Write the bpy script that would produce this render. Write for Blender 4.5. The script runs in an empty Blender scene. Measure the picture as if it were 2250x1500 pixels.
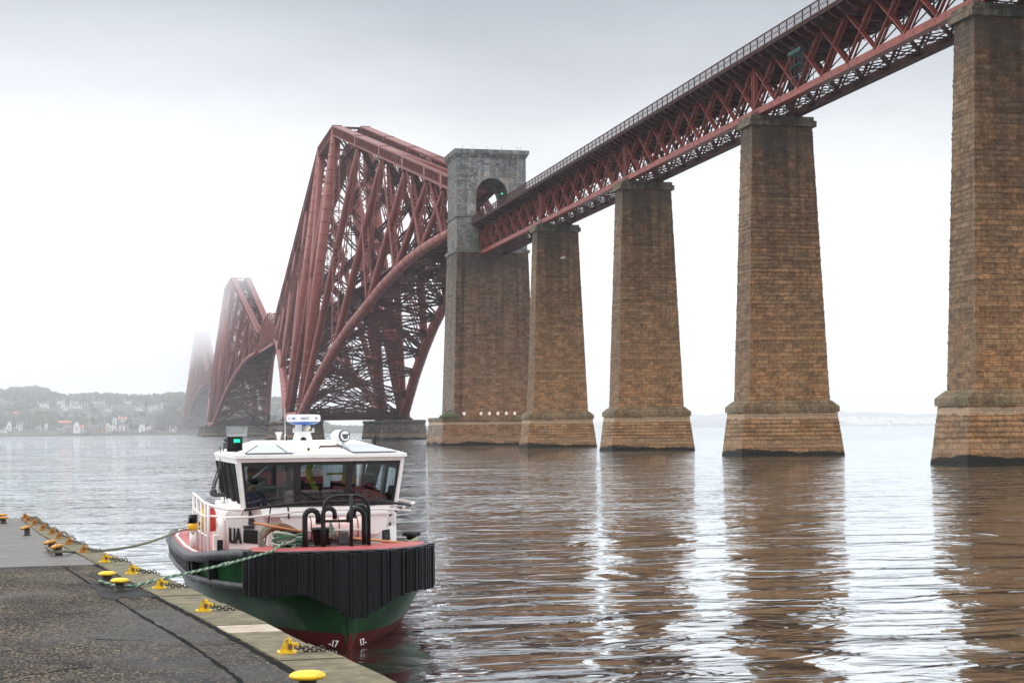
import bpy, bmesh, math, random
from mathutils import Vector, Matrix
random.seed(7)
R_ = math.radians
sc = bpy.context.scene
col = sc.collection

# ------------------------------------------------------------ camera
T, Y0, CH = 77.0, 330.68, 3.634            # bridge axis x, portal pier south face y, lens height over the water
yaw, pitch, roll, FPX = .2408, .0553, -.0101, 3434.66
R0 = Vector((math.cos(yaw), -math.sin(yaw), 0))
F = Vector((math.sin(yaw)*math.cos(pitch), math.cos(yaw)*math.cos(pitch), math.sin(pitch)))
U0 = R0.cross(F)
CR = math.cos(roll)*R0 + math.sin(roll)*U0
CU = math.cos(roll)*U0 - math.sin(roll)*R0
cam = bpy.data.cameras.new('camera')
cam.sensor_width = 36; cam.sensor_fit = 'HORIZONTAL'; cam.lens = FPX/2250*36
cam.clip_start = .1; cam.clip_end = 40000
camo = bpy.data.objects.new('camera', cam); col.objects.link(camo)
M = Matrix((CR, CU, -F)).transposed().to_4x4(); M.translation = (0, 0, CH)
camo.matrix_world = M
sc.camera = camo

# ------------------------------------------------------------ sky, sun, exposure
SUN_EL, SUN_AZ = R_(32), R_(-62)           # azimuth from +Y, negative = left of the view
w = bpy.data.worlds.new('World'); sc.world = w; w.use_nodes = True
nt = w.node_tree; nt.nodes.clear()
def N(nt, t, **k):
    n = nt.nodes.new(t)
    for a, b in k.items():
        if a.startswith('i_'):
            key = a[2:]; key = int(key) if key.isdigit() else key.replace('_', ' ')
            n.inputs[key].default_value = b
        else: setattr(n, a, b)
    return n
def L(nt, a, b): nt.links.new(a, b)
def ramp(nt, stops, src=None, interp='LINEAR'):
    n = nt.nodes.new('ShaderNodeValToRGB'); cr = n.color_ramp; cr.interpolation = interp
    while len(cr.elements) < len(stops): cr.elements.new(.5)
    for e, (p, c) in zip(cr.elements, stops):
        e.position = p; e.color = (*c, 1) if len(c) == 3 else c
    if src is not None: L(nt, src, n.inputs[0])
    return n
sky = N(nt, 'ShaderNodeTexSky', sky_type='NISHITA', sun_disc=False)
sky.sun_elevation = SUN_EL; sky.sun_rotation = SUN_AZ; sky.dust_density = 4
tc = N(nt, 'ShaderNodeTexCoord')
sep = N(nt, 'ShaderNodeSeparateXYZ'); L(nt, tc.outputs['Generated'], sep.inputs[0])
rp = ramp(nt, [(0, (1.2, 1.2, 1.2)), (.07, (1.12, 1.125, 1.135)), (.12, (.88, .89, .905)), (.186, (.68, .70, .73)), (.267, (.42, .448, .495)), (.30, (.55, .58, .62)), (.36, (1.2, 1.22, 1.25)), (.6, (1.55, 1.57, 1.6)), (1, (2.1, 2.1, 2.1))], sep.outputs[2])
# brighter mist where the sun stands behind the cloud
gd = Vector((math.sin(yaw-.235)*math.cos(.12), math.cos(yaw-.235)*math.cos(.12), math.sin(.10)))
dot = N(nt, 'ShaderNodeVectorMath', operation='DOT_PRODUCT'); L(nt, tc.outputs['Generated'], dot.inputs[0]); dot.inputs[1].default_value = gd
gl = N(nt, 'ShaderNodeMapRange', interpolation_type='SMOOTHSTEP'); L(nt, dot.outputs['Value'], gl.inputs[0])
gl.inputs[1].default_value = .965; gl.inputs[2].default_value = 1.0; gl.inputs[3].default_value = 0; gl.inputs[4].default_value = .12
ns = N(nt, 'ShaderNodeTexNoise', i_Scale=3.4, i_Detail=6.0, i_Roughness=.58)
mp = N(nt, 'ShaderNodeMapping'); mp.inputs['Scale'].default_value = (1, 1, 3.5)
L(nt, tc.outputs['Generated'], mp.inputs[0]); L(nt, mp.outputs[0], ns.inputs[0])
nm = N(nt, 'ShaderNodeMapRange'); L(nt, ns.outputs[0], nm.inputs[0]); nm.inputs[1].default_value = .25; nm.inputs[2].default_value = .75; nm.inputs[3].default_value = .88; nm.inputs[4].default_value = 1.12
mul = N(nt, 'ShaderNodeMix', data_type='RGBA', blend_type='MULTIPLY'); mul.inputs[0].default_value = 1
L(nt, rp.outputs[0], mul.inputs[6]); L(nt, nm.outputs[0], mul.inputs[7])
ad = N(nt, 'ShaderNodeMix', data_type='RGBA', blend_type='ADD'); ad.inputs[0].default_value = 1
L(nt, mul.outputs[2], ad.inputs[6]); L(nt, gl.outputs[0], ad.inputs[7])
b1 = N(nt, 'ShaderNodeBackground', i_Strength=1.12); L(nt, ad.outputs[2], b1.inputs[0])
b2 = N(nt, 'ShaderNodeBackground', i_Strength=.008); L(nt, sky.outputs[0], b2.inputs[0])
ash = N(nt, 'ShaderNodeAddShader'); L(nt, b1.outputs[0], ash.inputs[0]); L(nt, b2.outputs[0], ash.inputs[1])
wo = N(nt, 'ShaderNodeOutputWorld'); L(nt, ash.outputs[0], wo.inputs[0])

sl = bpy.data.lights.new('sun', 'SUN'); sl.energy = 1.3; sl.angle = R_(18); sl.color = (1, .96, .9)
so = bpy.data.objects.new('sun', sl); col.objects.link(so)
sd = Vector((math.sin(SUN_AZ)*math.cos(SUN_EL), math.cos(SUN_AZ)*math.cos(SUN_EL), math.sin(SUN_EL)))
so.rotation_euler = sd.to_track_quat('Z', 'Y').to_euler(); so.location = (0, 0, 200)
sc.view_settings.view_transform = 'Standard'; sc.view_settings.look = 'None'
sc.view_settings.exposure = 0.12; sc.cycles.volume_bounces = 4; sc.cycles.max_bounces = 10; sc.view_settings.gamma = 1

# ------------------------------------------------------------ mesh helpers
class MB:
    def __init__(s): s.v = []; s.f = []; s.m = []; s.sm = []
    def add(s, vs, fs, mi=0, smooth=False):
        o = len(s.v); s.v += [tuple(v) for v in vs]
        for f in fs: s.f.append(tuple(i+o for i in f)); s.m.append(mi); s.sm.append(smooth)
    def box(s, c, d, mi=0, rz=0, taper=None):
        x, y, z = d[0]/2, d[1]/2, d[2]/2
        tx, ty = taper or (1, 1)
        vs = [(-x, -y, -z), (x, -y, -z), (x, y, -z), (-x, y, -z), (-x*tx, -y*ty, z), (x*tx, -y*ty, z), (x*tx, y*ty, z), (-x*tx, y*ty, z)]
        cr, sr = math.cos(rz), math.sin(rz)
        vs = [(c[0]+a*cr-b*sr, c[1]+a*sr+b*cr, c[2]+q) for a, b, q in vs]
        s.add(vs, [(3, 2, 1, 0), (4, 5, 6, 7), (0, 1, 5, 4), (1, 2, 6, 5), (2, 3, 7, 6), (3, 0, 4, 7)], mi)
    def b2(s, x0, x1, y0, y1, z0, z1, mi=0): s.box(((x0+x1)/2, (y0+y1)/2, (z0+z1)/2), (x1-x0, y1-y0, z1-z0), mi)
    def bar(s, p, q, w=.1, h=None, mi=0, caps=True, up=(0, 0, 1)):
        h = h or w; p = Vector(p); q = Vector(q); d = q-p
        if d.length < 1e-6: return
        d.normalize(); u = Vector(up)
        if abs(d.dot(u)) > .985: u = Vector((1, 0, 0)) if abs(d.x) < .9 else Vector((0, 1, 0))
        a = d.cross(u).normalized()*w/2; b = a.cross(d).normalized()*h/2
        vs = [p-a-b, p+a-b, p+a+b, p-a+b, q-a-b, q+a-b, q+a+b, q-a+b]
        fs = [(0, 1, 5, 4), (1, 2, 6, 5), (2, 3, 7, 6), (3, 0, 4, 7)]
        if caps: fs += [(3, 2, 1, 0), (4, 5, 6, 7)]
        s.add(vs, fs, mi)
    def tube(s, pts, r, n=8, mi=0, caps=True, smooth=True, closed=False):
        pts = [Vector(p) for p in pts]; k = len(pts); rs = r if isinstance(r, (list, tuple)) else [r]*k
        vs = []; prev = None
        for i, p in enumerate(pts):
            if closed: d = pts[(i+1) % k]-pts[i-1]
            else: d = (pts[min(i+1, k-1)]-pts[max(i-1, 0)])
            d.normalize()
            if prev is None:
                u = Vector((0, 0, 1)) if abs(d.z) < .95 else Vector((1, 0, 0))
                a = d.cross(u).normalized()
            else: a = (prev-d*prev.dot(d)).normalized()
            prev = a; b = d.cross(a)
            vs += [p+(a*math.cos(2*math.pi*j/n)+b*math.sin(2*math.pi*j/n))*rs[i] for j in range(n)]
        fs = []
        for i in range(k if closed else k-1):
            for j in range(n):
                i2 = (i+1) % k
                fs.append((i*n+j, i*n+(j+1) % n, i2*n+(j+1) % n, i2*n+j))
        s.add(vs, fs, mi, smooth)
        if caps and not closed:
            o = len(s.v)-len(vs)
            s.f.append(tuple(o+j for j in range(n))[::-1]); s.m.append(mi); s.sm.append(False)
            s.f.append(tuple(o+(k-1)*n+j for j in range(n))); s.m.append(mi); s.sm.append(False)
    def lathe(s, prof, c=(0, 0, 0), n=24, mi=0, tilt=None, smooth=True):
        vs = []; fs = []; k = len(prof)
        for r, z in prof:
            for j in range(n):
                a = 2*math.pi*j/n; v = Vector((r*math.cos(a), r*math.sin(a), z))
                if tilt: v = tilt @ v
                vs.append(v+Vector(c))
        for i in range(k-1):
            for j in range(n): fs.append((i*n+j, i*n+(j+1) % n, (i+1)*n+(j+1) % n, (i+1)*n+j))
        fs.append(tuple(range(n))[::-1]); fs.append(tuple((k-1)*n+j for j in range(n)))
        s.add(vs, fs, mi, smooth)
    def prism(s, poly, z0, z1, mi=0, f=None):
        n = len(poly); f = f or (lambda x, y, z: (x, y, z))
        vs = [f(x, y, z0) for x, y in poly]+[f(x, y, z1) for x, y in poly]
        s.add(vs, [tuple(range(n))[::-1], tuple(range(n, 2*n))]+[(i, (i+1) % n, n+(i+1) % n, n+i) for i in range(n)], mi)
    def loft(s, rings, mi=0, smooth=False, caps=True, closed=True):
        n = len(rings[0]); vs = [v for r in rings for v in r]; fs = []
        for i in range(len(rings)-1):
            for j in range(n if closed else n-1):
                fs.append((i*n+j, i*n+(j+1) % n, (i+1)*n+(j+1) % n, (i+1)*n+j))
        if caps: fs += [tuple(range(n))[::-1], tuple((len(rings)-1)*n+j for j in range(n))]
        s.add(vs, fs, mi, smooth)
    def build(s, name, mats, parent=None, loc=None, fix=True):
        me = bpy.data.meshes.new(name); me.from_pydata(s.v, [], s.f)
        if not isinstance(mats, (list, tuple)): mats = [mats]
        for m in mats: me.materials.append(m)
        me.polygons.foreach_set('material_index', s.m); me.polygons.foreach_set('use_smooth', s.sm)
        me.update(); o = bpy.data.objects.new(name, me); col.objects.link(o)
        if parent: o.parent = parent
        if loc: o.location = loc
        return o
def tag(o, label=None, cat=None, group=None, kind=None):
    if label: o['label'] = label
    if cat: o['category'] = cat
    if group: o['group'] = group
    if kind: o['kind'] = kind
    return o
def thing(name, label, cat, loc=(0, 0, 0), rz=0, group=None):
    o = bpy.data.objects.new(name, None); col.objects.link(o); o.empty_display_size = .5
    o.location = loc; o.rotation_euler = (0, 0, rz); return tag(o, label, cat, group)
def part(name, fn, mats, parent, label=None):
    m = MB(); fn(m); o = m.build(name, mats, parent)
    if label: o['label'] = label
    return o
def copy_tree(o, parent=None):
    c = o.copy(); col.objects.link(c); c.parent = parent
    for ch in [x for x in bpy.data.objects if x.parent == o]: copy_tree(ch, c)
    return c
def lerp(a, b, t): return Vector(a)*(1-t)+Vector(b)*t
def ray(X, Y): return F+CR*((X-1125)/FPX)-CU*((Y-750)/FPX)
def on_z(X, Y, z): d = ray(X, Y); return Vector((0, 0, CH))+d*((z-CH)/d.z)
def at_dist(X, Y, dist): return Vector((0, 0, CH))+ray(X, Y)*dist

# ------------------------------------------------------------ materials
def mat(name, base, rough=.6, metal=0, var=.0, vscale=3, bump=0, bscale=20, spec=.5, coat=0, stops=None, stretch=None):
    m = bpy.data.materials.new(name); m.use_nodes = True; t = m.node_tree
    p = t.nodes['Principled BSDF']; p.inputs['Base Color'].default_value = (*base, 1)
    p.inputs['Roughness'].default_value = rough; p.inputs['Metallic'].default_value = metal
    p.inputs['Specular IOR Level'].default_value = spec; p.inputs['Coat Weight'].default_value = coat
    tcn = N(t, 'ShaderNodeTexCoord')
    if stretch:
        mq = N(t, 'ShaderNodeMapping'); mq.inputs['Scale'].default_value = stretch; L(t, tcn.outputs['Object'], mq.inputs[0]); tcn = type('o', (), {'outputs': {'Object': mq.outputs[0]}})
    if var or stops:
        n = N(t, 'ShaderNodeTexNoise', i_Scale=vscale, i_Detail=7, i_Roughness=.65); L(t, tcn.outputs['Object'], n.inputs[0])
        st = stops or [(.25, tuple(c*(1-var) for c in base)), (.5, base), (.78, tuple(min(1, c*(1+var)) for c in base))]
        r = ramp(t, st, n.outputs[0]); L(t, r.outputs[0], p.inputs['Base Color'])
    if bump:
        n2 = N(t, 'ShaderNodeTexNoise', i_Scale=bscale, i_Detail=5, i_Roughness=.6); L(t, tcn.outputs['Object'], n2.inputs[0])
        b = N(t, 'ShaderNodeBump', i_Strength=bump, i_Distance=.02); L(t, n2.outputs[0], b.inputs['Height']); L(t, b.outputs[0], p.inputs['Normal'])
    return m
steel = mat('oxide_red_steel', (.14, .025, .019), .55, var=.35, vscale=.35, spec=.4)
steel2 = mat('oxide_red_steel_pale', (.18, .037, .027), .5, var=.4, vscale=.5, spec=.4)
steel_dark = mat('shaded_red_steel', (.055, .019, .019), .75, var=.4, vscale=.6, spec=.25)  # darker red: shade of the far and inner members put into the colour
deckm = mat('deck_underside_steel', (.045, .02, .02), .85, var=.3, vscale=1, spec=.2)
white_p = mat('white_boat_paint', (.76, .75, .72), .35, bump=.12, bscale=5, coat=.2, stops=[(.25, (.52, .46, .38)), (.36, (.72, .70, .67)), (.5, (.79, .78, .76))], vscale=2.2)
pink_p = mat('off_white_paint', (.74, .68, .66), .45, var=.08, vscale=5)
black_r = mat('black_rubber', (.006, .0065, .008), .5, var=.5, vscale=7, bump=.5, bscale=60, spec=.22)
black_p = mat('black_paint', (.006, .006, .007), .4, var=.3, vscale=8, spec=.3)
black_g = mat('black_gasket', (.01, .01, .011), .5)
tube_r = mat('scuffed_grey_black_rubber', (.035, .037, .043), .38, bump=.9, bscale=35, stops=[(.3, (.010, .011, .014)), (.54, (.022, .024, .03)), (.70, (.12, .125, .14))], vscale=9, spec=.4)
green_p = mat('green_hull_paint', (.005, .075, .014), .4, bump=.25, bscale=3, spec=.35, stops=[(.28, (.003, .018, .005)), (.45, (.003, .036, .009)), (.7, (.005, .07, .013))], vscale=1.6)  # green darkened so the paint carries the shade between hull and quay
red_af = mat('red_antifouling', (.11, .014, .013), .7, spec=.2, var=.4, vscale=4)  # red darkened too, the same hull shade put into its colour
reddeck = mat('red_deck_paint', (.34, .062, .066), .5, var=.25, vscale=6, bump=.2, bscale=40)
grey_glass = mat('grey_blue_panel', (.32, .36, .43), .15, spec=.8, coat=.5)
grey_p = mat('grey_paint', (.24, .24, .25), .5, var=.1)
dgrey = mat('dark_grey_trim', (.06, .06, .065), .55)
blue_p = mat('blue_plastic', (.03, .13, .5), .35)
navy = mat('navy_upholstery', (.014, .02, .04), .75)
orange_w = mat('weathered_orange_wood', (.46, .20, .07), .6, var=.3, vscale=9)
rust = mat('rusted_iron', (.13, .06, .035), .8, stops=[(.3, (.07, .035, .025)), (.55, (.16, .075, .045)), (.75, (.27, .13, .07))], vscale=20, bump=.5, bscale=60)
iron = mat('dark_iron', (.045, .035, .03), .6, metal=.4, var=.5, vscale=25, bump=.4, bscale=80)
yellow = mat('yellow_paint', (.78, .50, .006), .45, stops=[(.33, (.10, .045, .015)), (.40, (.55, .32, .012)), (.46, (.74, .47, .008)), (.72, (.85, .58, .015))], vscale=11, bump=.3, bscale=60)
orange_y = mat('orange_yellow_rusty_paint', (.5, .24, .02), .6, stops=[(.34, (.13, .05, .02)), (.48, (.42, .18, .03)), (.7, (.62, .33, .03))], vscale=22, bump=.3, bscale=60)
hiviz = mat('hi_vis_yellow', (.55, .75, .04), .6)
red_p = mat('red_plastic', (.55, .03, .02), .5)
rope_g = mat('green_rope', (.055, .13, .08), .85, var=.3, vscale=30)
rope_w = mat('pale_rope', (.30, .34, .26), .85, var=.2, vscale=30)
rope_b = mat('brown_rope', (.16, .14, .11), .9, var=.3, vscale=40)
skin_m = mat('skin', (.5, .26, .18), .55)
cloth_b = mat('blue_workwear', (.04, .10, .25), .8)
hair_m = mat('dark_hair', (.02, .015, .012), .8)
steel_l = mat('brushed_metal', (.55, .55, .56), .3, metal=.9)
card = mat('brown_cardboard', (.36, .2, .1), .8, var=.1)
cream = mat('cream_plastic', (.72, .62, .40), .5)
def emis(name, c, s):
    m = bpy.data.materials.new(name); m.use_nodes = True; p = m.node_tree.nodes['Principled BSDF']
    p.inputs['Base Color'].default_value = (*c, 1); p.inputs['Emission Color'].default_value = (*c, 1); p.inputs['Emission Strength'].default_value = s; return m
green_l = emis('green_navigation_lamp', (.02, .9, .45), 1.3)
lens_m = mat('lamp_lens', (.75, .78, .8), .05, metal=.6)
def glass_mat(name, tint, alpha):
    m = bpy.data.materials.new(name); m.use_nodes = True; t = m.node_tree; t.nodes.clear()
    tr = N(t, 'ShaderNodeBsdfTransparent'); tr.inputs[0].default_value = (*tint, 1)
    gs = N(t, 'ShaderNodeBsdfGlossy'); gs.inputs['Roughness'].default_value = .02
    fr = N(t, 'ShaderNodeFresnel', i_IOR=1.5); mx = N(t, 'ShaderNodeMixShader')
    md = N(t, 'ShaderNodeMath', operation='MULTIPLY_ADD'); L(t, fr.outputs[0], md.inputs[0]); md.inputs[1].default_value = 1.5; md.inputs[2].default_value = alpha
    L(t, md.outputs[0], mx.inputs[0]); L(t, tr.outputs[0], mx.inputs[1]); L(t, gs.outputs[0], mx.inputs[2])
    o = N(t, 'ShaderNodeOutputMaterial'); L(t, mx.outputs[0], o.inputs[0]); return m
glass = glass_mat('tinted_glass', (.5, .56, .57), .03)

def stone_mat(name, c_lo, c_hi, side_c, z_lo, z_hi, wet=True, row=.48, bw=1.25, ledge=None, cap_z=None, mortar=(.06, .045, .03)):
    """coursed rock-faced masonry; colours, grime under the cap and the tide line follow the real height on the pier"""
    m = bpy.data.materials.new(name); m.use_nodes = True; t = m.node_tree; p = t.nodes['Principled BSDF']
    p.inputs['Roughness'].default_value = .85; p.inputs['Specular IOR Level'].default_value = .25
    g = N(t, 'ShaderNodeTexCoord'); s = N(t, 'ShaderNodeSeparateXYZ'); L(t, g.outputs['Object'], s.inputs[0])
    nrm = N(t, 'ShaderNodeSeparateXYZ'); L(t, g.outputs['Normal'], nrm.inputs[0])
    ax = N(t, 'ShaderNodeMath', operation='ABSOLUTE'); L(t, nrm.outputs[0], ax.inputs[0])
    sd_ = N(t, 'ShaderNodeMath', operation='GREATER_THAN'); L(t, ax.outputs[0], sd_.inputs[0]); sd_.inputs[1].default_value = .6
    a = N(t, 'ShaderNodeMath', operation='ADD'); L(t, s.outputs[0], a.inputs[0]); L(t, s.outputs[1], a.inputs[1])
    cm = N(t, 'ShaderNodeCombineXYZ'); L(t, a.outputs[0], cm.inputs[0]); L(t, s.outputs[2], cm.inputs[1])
    wn = N(t, 'ShaderNodeTexNoise', i_Scale=1.1, i_Detail=3); L(t, g.outputs['Object'], wn.inputs[0])
    wv = N(t, 'ShaderNodeVectorMath', operation='MULTIPLY_ADD'); L(t, wn.outputs['Color'], wv.inputs[0]); wv.inputs[1].default_value = (.10, .06, 0); L(t, cm.outputs[0], wv.inputs[2])
    br = N(t, 'ShaderNodeTexBrick', offset=.43, squash=.72, squash_frequency=3); L(t, wv.outputs[0], br.inputs[0])
    br.inputs['Color1'].default_value = (.0, .0, .0, 1); br.inputs['Color2'].default_value = (1, 1, 1, 1); br.inputs['Mortar'].default_value = (.5, .5, .5, 1)
    for k, v in (('Scale', 1), ('Mortar Size', .022), ('Mortar Smooth', .3), ('Bias', 0), ('Brick Width', bw), ('Row Height', row)): br.inputs[k].default_value = v
    # stone tone per block
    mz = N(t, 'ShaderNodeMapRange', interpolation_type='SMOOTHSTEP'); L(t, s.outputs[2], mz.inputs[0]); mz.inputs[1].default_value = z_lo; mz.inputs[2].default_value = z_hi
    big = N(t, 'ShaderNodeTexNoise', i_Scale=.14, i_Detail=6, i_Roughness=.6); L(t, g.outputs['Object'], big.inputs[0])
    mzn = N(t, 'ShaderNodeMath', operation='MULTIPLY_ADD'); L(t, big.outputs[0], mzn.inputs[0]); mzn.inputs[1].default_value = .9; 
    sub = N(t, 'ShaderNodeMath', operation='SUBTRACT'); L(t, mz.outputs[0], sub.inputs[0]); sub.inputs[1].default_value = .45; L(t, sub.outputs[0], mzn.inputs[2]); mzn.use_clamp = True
    base = N(t, 'ShaderNodeMix', data_type='RGBA'); L(t, mzn.outputs[0], base.inputs[0]); base.inputs[6].default_value = (*c_lo, 1); base.inputs[7].default_value = (*c_hi, 1)
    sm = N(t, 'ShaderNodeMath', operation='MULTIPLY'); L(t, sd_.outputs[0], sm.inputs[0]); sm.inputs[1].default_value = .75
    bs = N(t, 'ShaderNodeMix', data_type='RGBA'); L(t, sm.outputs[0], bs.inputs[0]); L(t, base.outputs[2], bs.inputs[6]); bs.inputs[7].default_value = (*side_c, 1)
    tone = N(t, 'ShaderNodeMapRange'); L(t, br.outputs['Color'], tone.inputs[0]); tone.inputs[3].default_value = .66; tone.inputs[4].default_value = 1.28
    c1 = N(t, 'ShaderNodeMix', data_type='RGBA', blend_type='MULTIPLY'); c1.inputs[0].default_value = 1; L(t, bs.outputs[2], c1.inputs[6]); L(t, tone.outputs[0], c1.inputs[7])
    # speckle, weathering
    n2 = N(t, 'ShaderNodeTexNoise', i_Scale=2.6, i_Detail=9, i_Roughness=.72); L(t, g.outputs['Object'], n2.inputs[0])
    t2 = N(t, 'ShaderNodeMapRange'); L(t, n2.outputs[0], t2.inputs[0]); t2.inputs[1].default_value = .3; t2.inputs[2].default_value = .7; t2.inputs[3].default_value = .42; t2.inputs[4].default_value = 1.4
    c2 = N(t, 'ShaderNodeMix', data_type='RGBA', blend_type='MULTIPLY'); c2.inputs[0].default_value = 1; L(t, c1.outputs[2], c2.inputs[6]); L(t, t2.outputs[0], c2.inputs[7])
    # warm/cool hue drift
    n3 = N(t, 'ShaderNodeTexNoise', i_Scale=.5, i_Detail=5); L(t, g.outputs['Object'], n3.inputs[0])
    r3 = ramp(t, [(.35, (1.08, .96, .86)), (.5, (1, 1, 1)), (.66, (.92, .98, .97))], n3.outputs[0])
    c3 = N(t, 'ShaderNodeMix', data_type='RGBA', blend_type='MULTIPLY'); c3.inputs[0].default_value = 1; L(t, c2.outputs[2], c3.inputs[6]); L(t, r3.outputs[0], c3.inputs[7])
    # vertical streaks of soot
    mps = N(t, 'ShaderNodeMapping'); mps.inputs['Scale'].default_value = (.9, .9, .045); L(t, g.outputs['Object'], mps.inputs[0])
    n4 = N(t, 'ShaderNodeTexNoise', i_Scale=1, i_Detail=6, i_Roughness=.6); L(t, mps.outputs[0], n4.inputs[0])
    r4 = ramp(t, [(.40, (1, 1, 1)), (.62, (.42, .42, .46))], n4.outputs[0])
    c4 = N(t, 'ShaderNodeMix', data_type='RGBA', blend_type='MULTIPLY'); L(t, c3.outputs[2], c4.inputs[6]); L(t, r4.outputs[0], c4.inputs[7])
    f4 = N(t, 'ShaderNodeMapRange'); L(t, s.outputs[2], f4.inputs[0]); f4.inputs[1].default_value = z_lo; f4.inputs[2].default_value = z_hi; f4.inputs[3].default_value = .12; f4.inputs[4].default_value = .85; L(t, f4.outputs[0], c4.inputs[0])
    mo = N(t, 'ShaderNodeMix', data_type='RGBA'); L(t, br.outputs['Fac'], mo.inputs[0]); L(t, c4.outputs[2], mo.inputs[6]); mo.inputs[7].default_value = (*mortar, 1)
    last = mo.outputs[2]
    def band(zc0, zc1, soft, color, strength, nscale, namp, last):
        nz = N(t, 'ShaderNodeTexNoise', i_Scale=nscale, i_Detail=4); L(t, g.outputs['Object'], nz.inputs[0])
        za = N(t, 'ShaderNodeMath', operation='MULTIPLY_ADD'); L(t, nz.outputs[0], za.inputs[0]); za.inputs[1].default_value = namp; 
        zs = N(t, 'ShaderNodeMath', operation='SUBTRACT'); L(t, s.outputs[2], zs.inputs[0]); zs.inputs[1].default_value = namp/2; L(t, zs.outputs[0], za.inputs[2])
        k = ramp(t, [(0, (0, 0, 0)), (.5, (0, 0, 0)), (.5, (0, 0, 0)), (1, (0, 0, 0))])
        lo = N(t, 'ShaderNodeMapRange', interpolation_type='SMOOTHSTEP'); L(t, za.outputs[0], lo.inputs[0]); lo.inputs[1].default_value = zc0-soft; lo.inputs[2].default_value = zc0+soft
        hi = N(t, 'ShaderNodeMapRange', interpolation_type='SMOOTHSTEP'); L(t, za.outputs[0], hi.inputs[0]); hi.inputs[1].default_value = zc1-soft; hi.inputs[2].default_value = zc1+soft; hi.inputs[3].default_value = strength; hi.inputs[4].default_value = 0
        t.nodes.remove(k)
        mu = N(t, 'ShaderNodeMath', operation='MULTIPLY'); L(t, lo.outputs[0], mu.inputs[0]); L(t, hi.outputs[0], mu.inputs[1])
        x = N(t, 'ShaderNodeMix', data_type='RGBA'); L(t, mu.outputs[0], x.inputs[0]); L(t, last, x.inputs[6]); x.inputs[7].default_value = (*color, 1); return x.outputs[2]
    if ledge: last = band(ledge-.75, ledge-.1, .12, (.52, .40, .28), .5, .7, .9, last)
    if wet:
        last = band(.9, 2.0, .3, (.42, .28, .17), .28, .5, 1.2, last)
        last = band(-3, .62, .08, (.010, .012, .010), .97, .22, 1.7, last)
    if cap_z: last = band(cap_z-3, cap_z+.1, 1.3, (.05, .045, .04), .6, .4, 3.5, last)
    L(t, last, p.inputs['Base Color'])
    # rock-faced relief
    bn = N(t, 'ShaderNodeTexNoise', i_Scale=3.2, i_Detail=7, i_Roughness=.62); L(t, g.outputs['Object'], bn.inputs[0])
    bh = N(t, 'ShaderNodeMath', operation='MULTIPLY_ADD'); L(t, br.outputs['Fac'], bh.inputs[0]); bh.inputs[1].default_value = -.75; L(t, bn.outputs[0], bh.inputs[2])
    bh2 = N(t, 'ShaderNodeMath', operation='MULTIPLY_ADD'); L(t, br.outputs['Color'], bh2.inputs[0]); bh2.inputs[1].default_value = .35; L(t, bh.outputs[0], bh2.inputs[2])
    bu = N(t, 'ShaderNodeBump', i_Strength=1.0, i_Distance=.28); L(t, bh2.outputs[0], bu.inputs['Height']); L(t, bu.outputs[0], p.inputs['Normal'])
    return m
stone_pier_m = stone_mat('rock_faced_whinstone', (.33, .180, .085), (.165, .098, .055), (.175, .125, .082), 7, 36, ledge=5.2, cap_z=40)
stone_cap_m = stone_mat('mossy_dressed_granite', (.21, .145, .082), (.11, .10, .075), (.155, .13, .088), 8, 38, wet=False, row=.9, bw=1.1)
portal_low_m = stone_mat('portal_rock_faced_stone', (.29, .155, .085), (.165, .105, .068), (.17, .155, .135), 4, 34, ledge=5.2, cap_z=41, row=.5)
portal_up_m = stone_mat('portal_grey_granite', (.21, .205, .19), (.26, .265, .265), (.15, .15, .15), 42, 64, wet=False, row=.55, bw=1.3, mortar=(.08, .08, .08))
granite_pale = stone_mat('pale_dressed_granite', (.32, .31, .28), (.34, .335, .31), (.28, .27, .25), 42, 64, wet=False, row=1.5, bw=.9, mortar=(.12, .12, .12))
foot_m = stone_mat('tide_darkened_granite', (.13, .105, .085), (.14, .13, .12), (.13, .12, .105), 2, 7, row=.6)
HAZE = .00009

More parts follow.
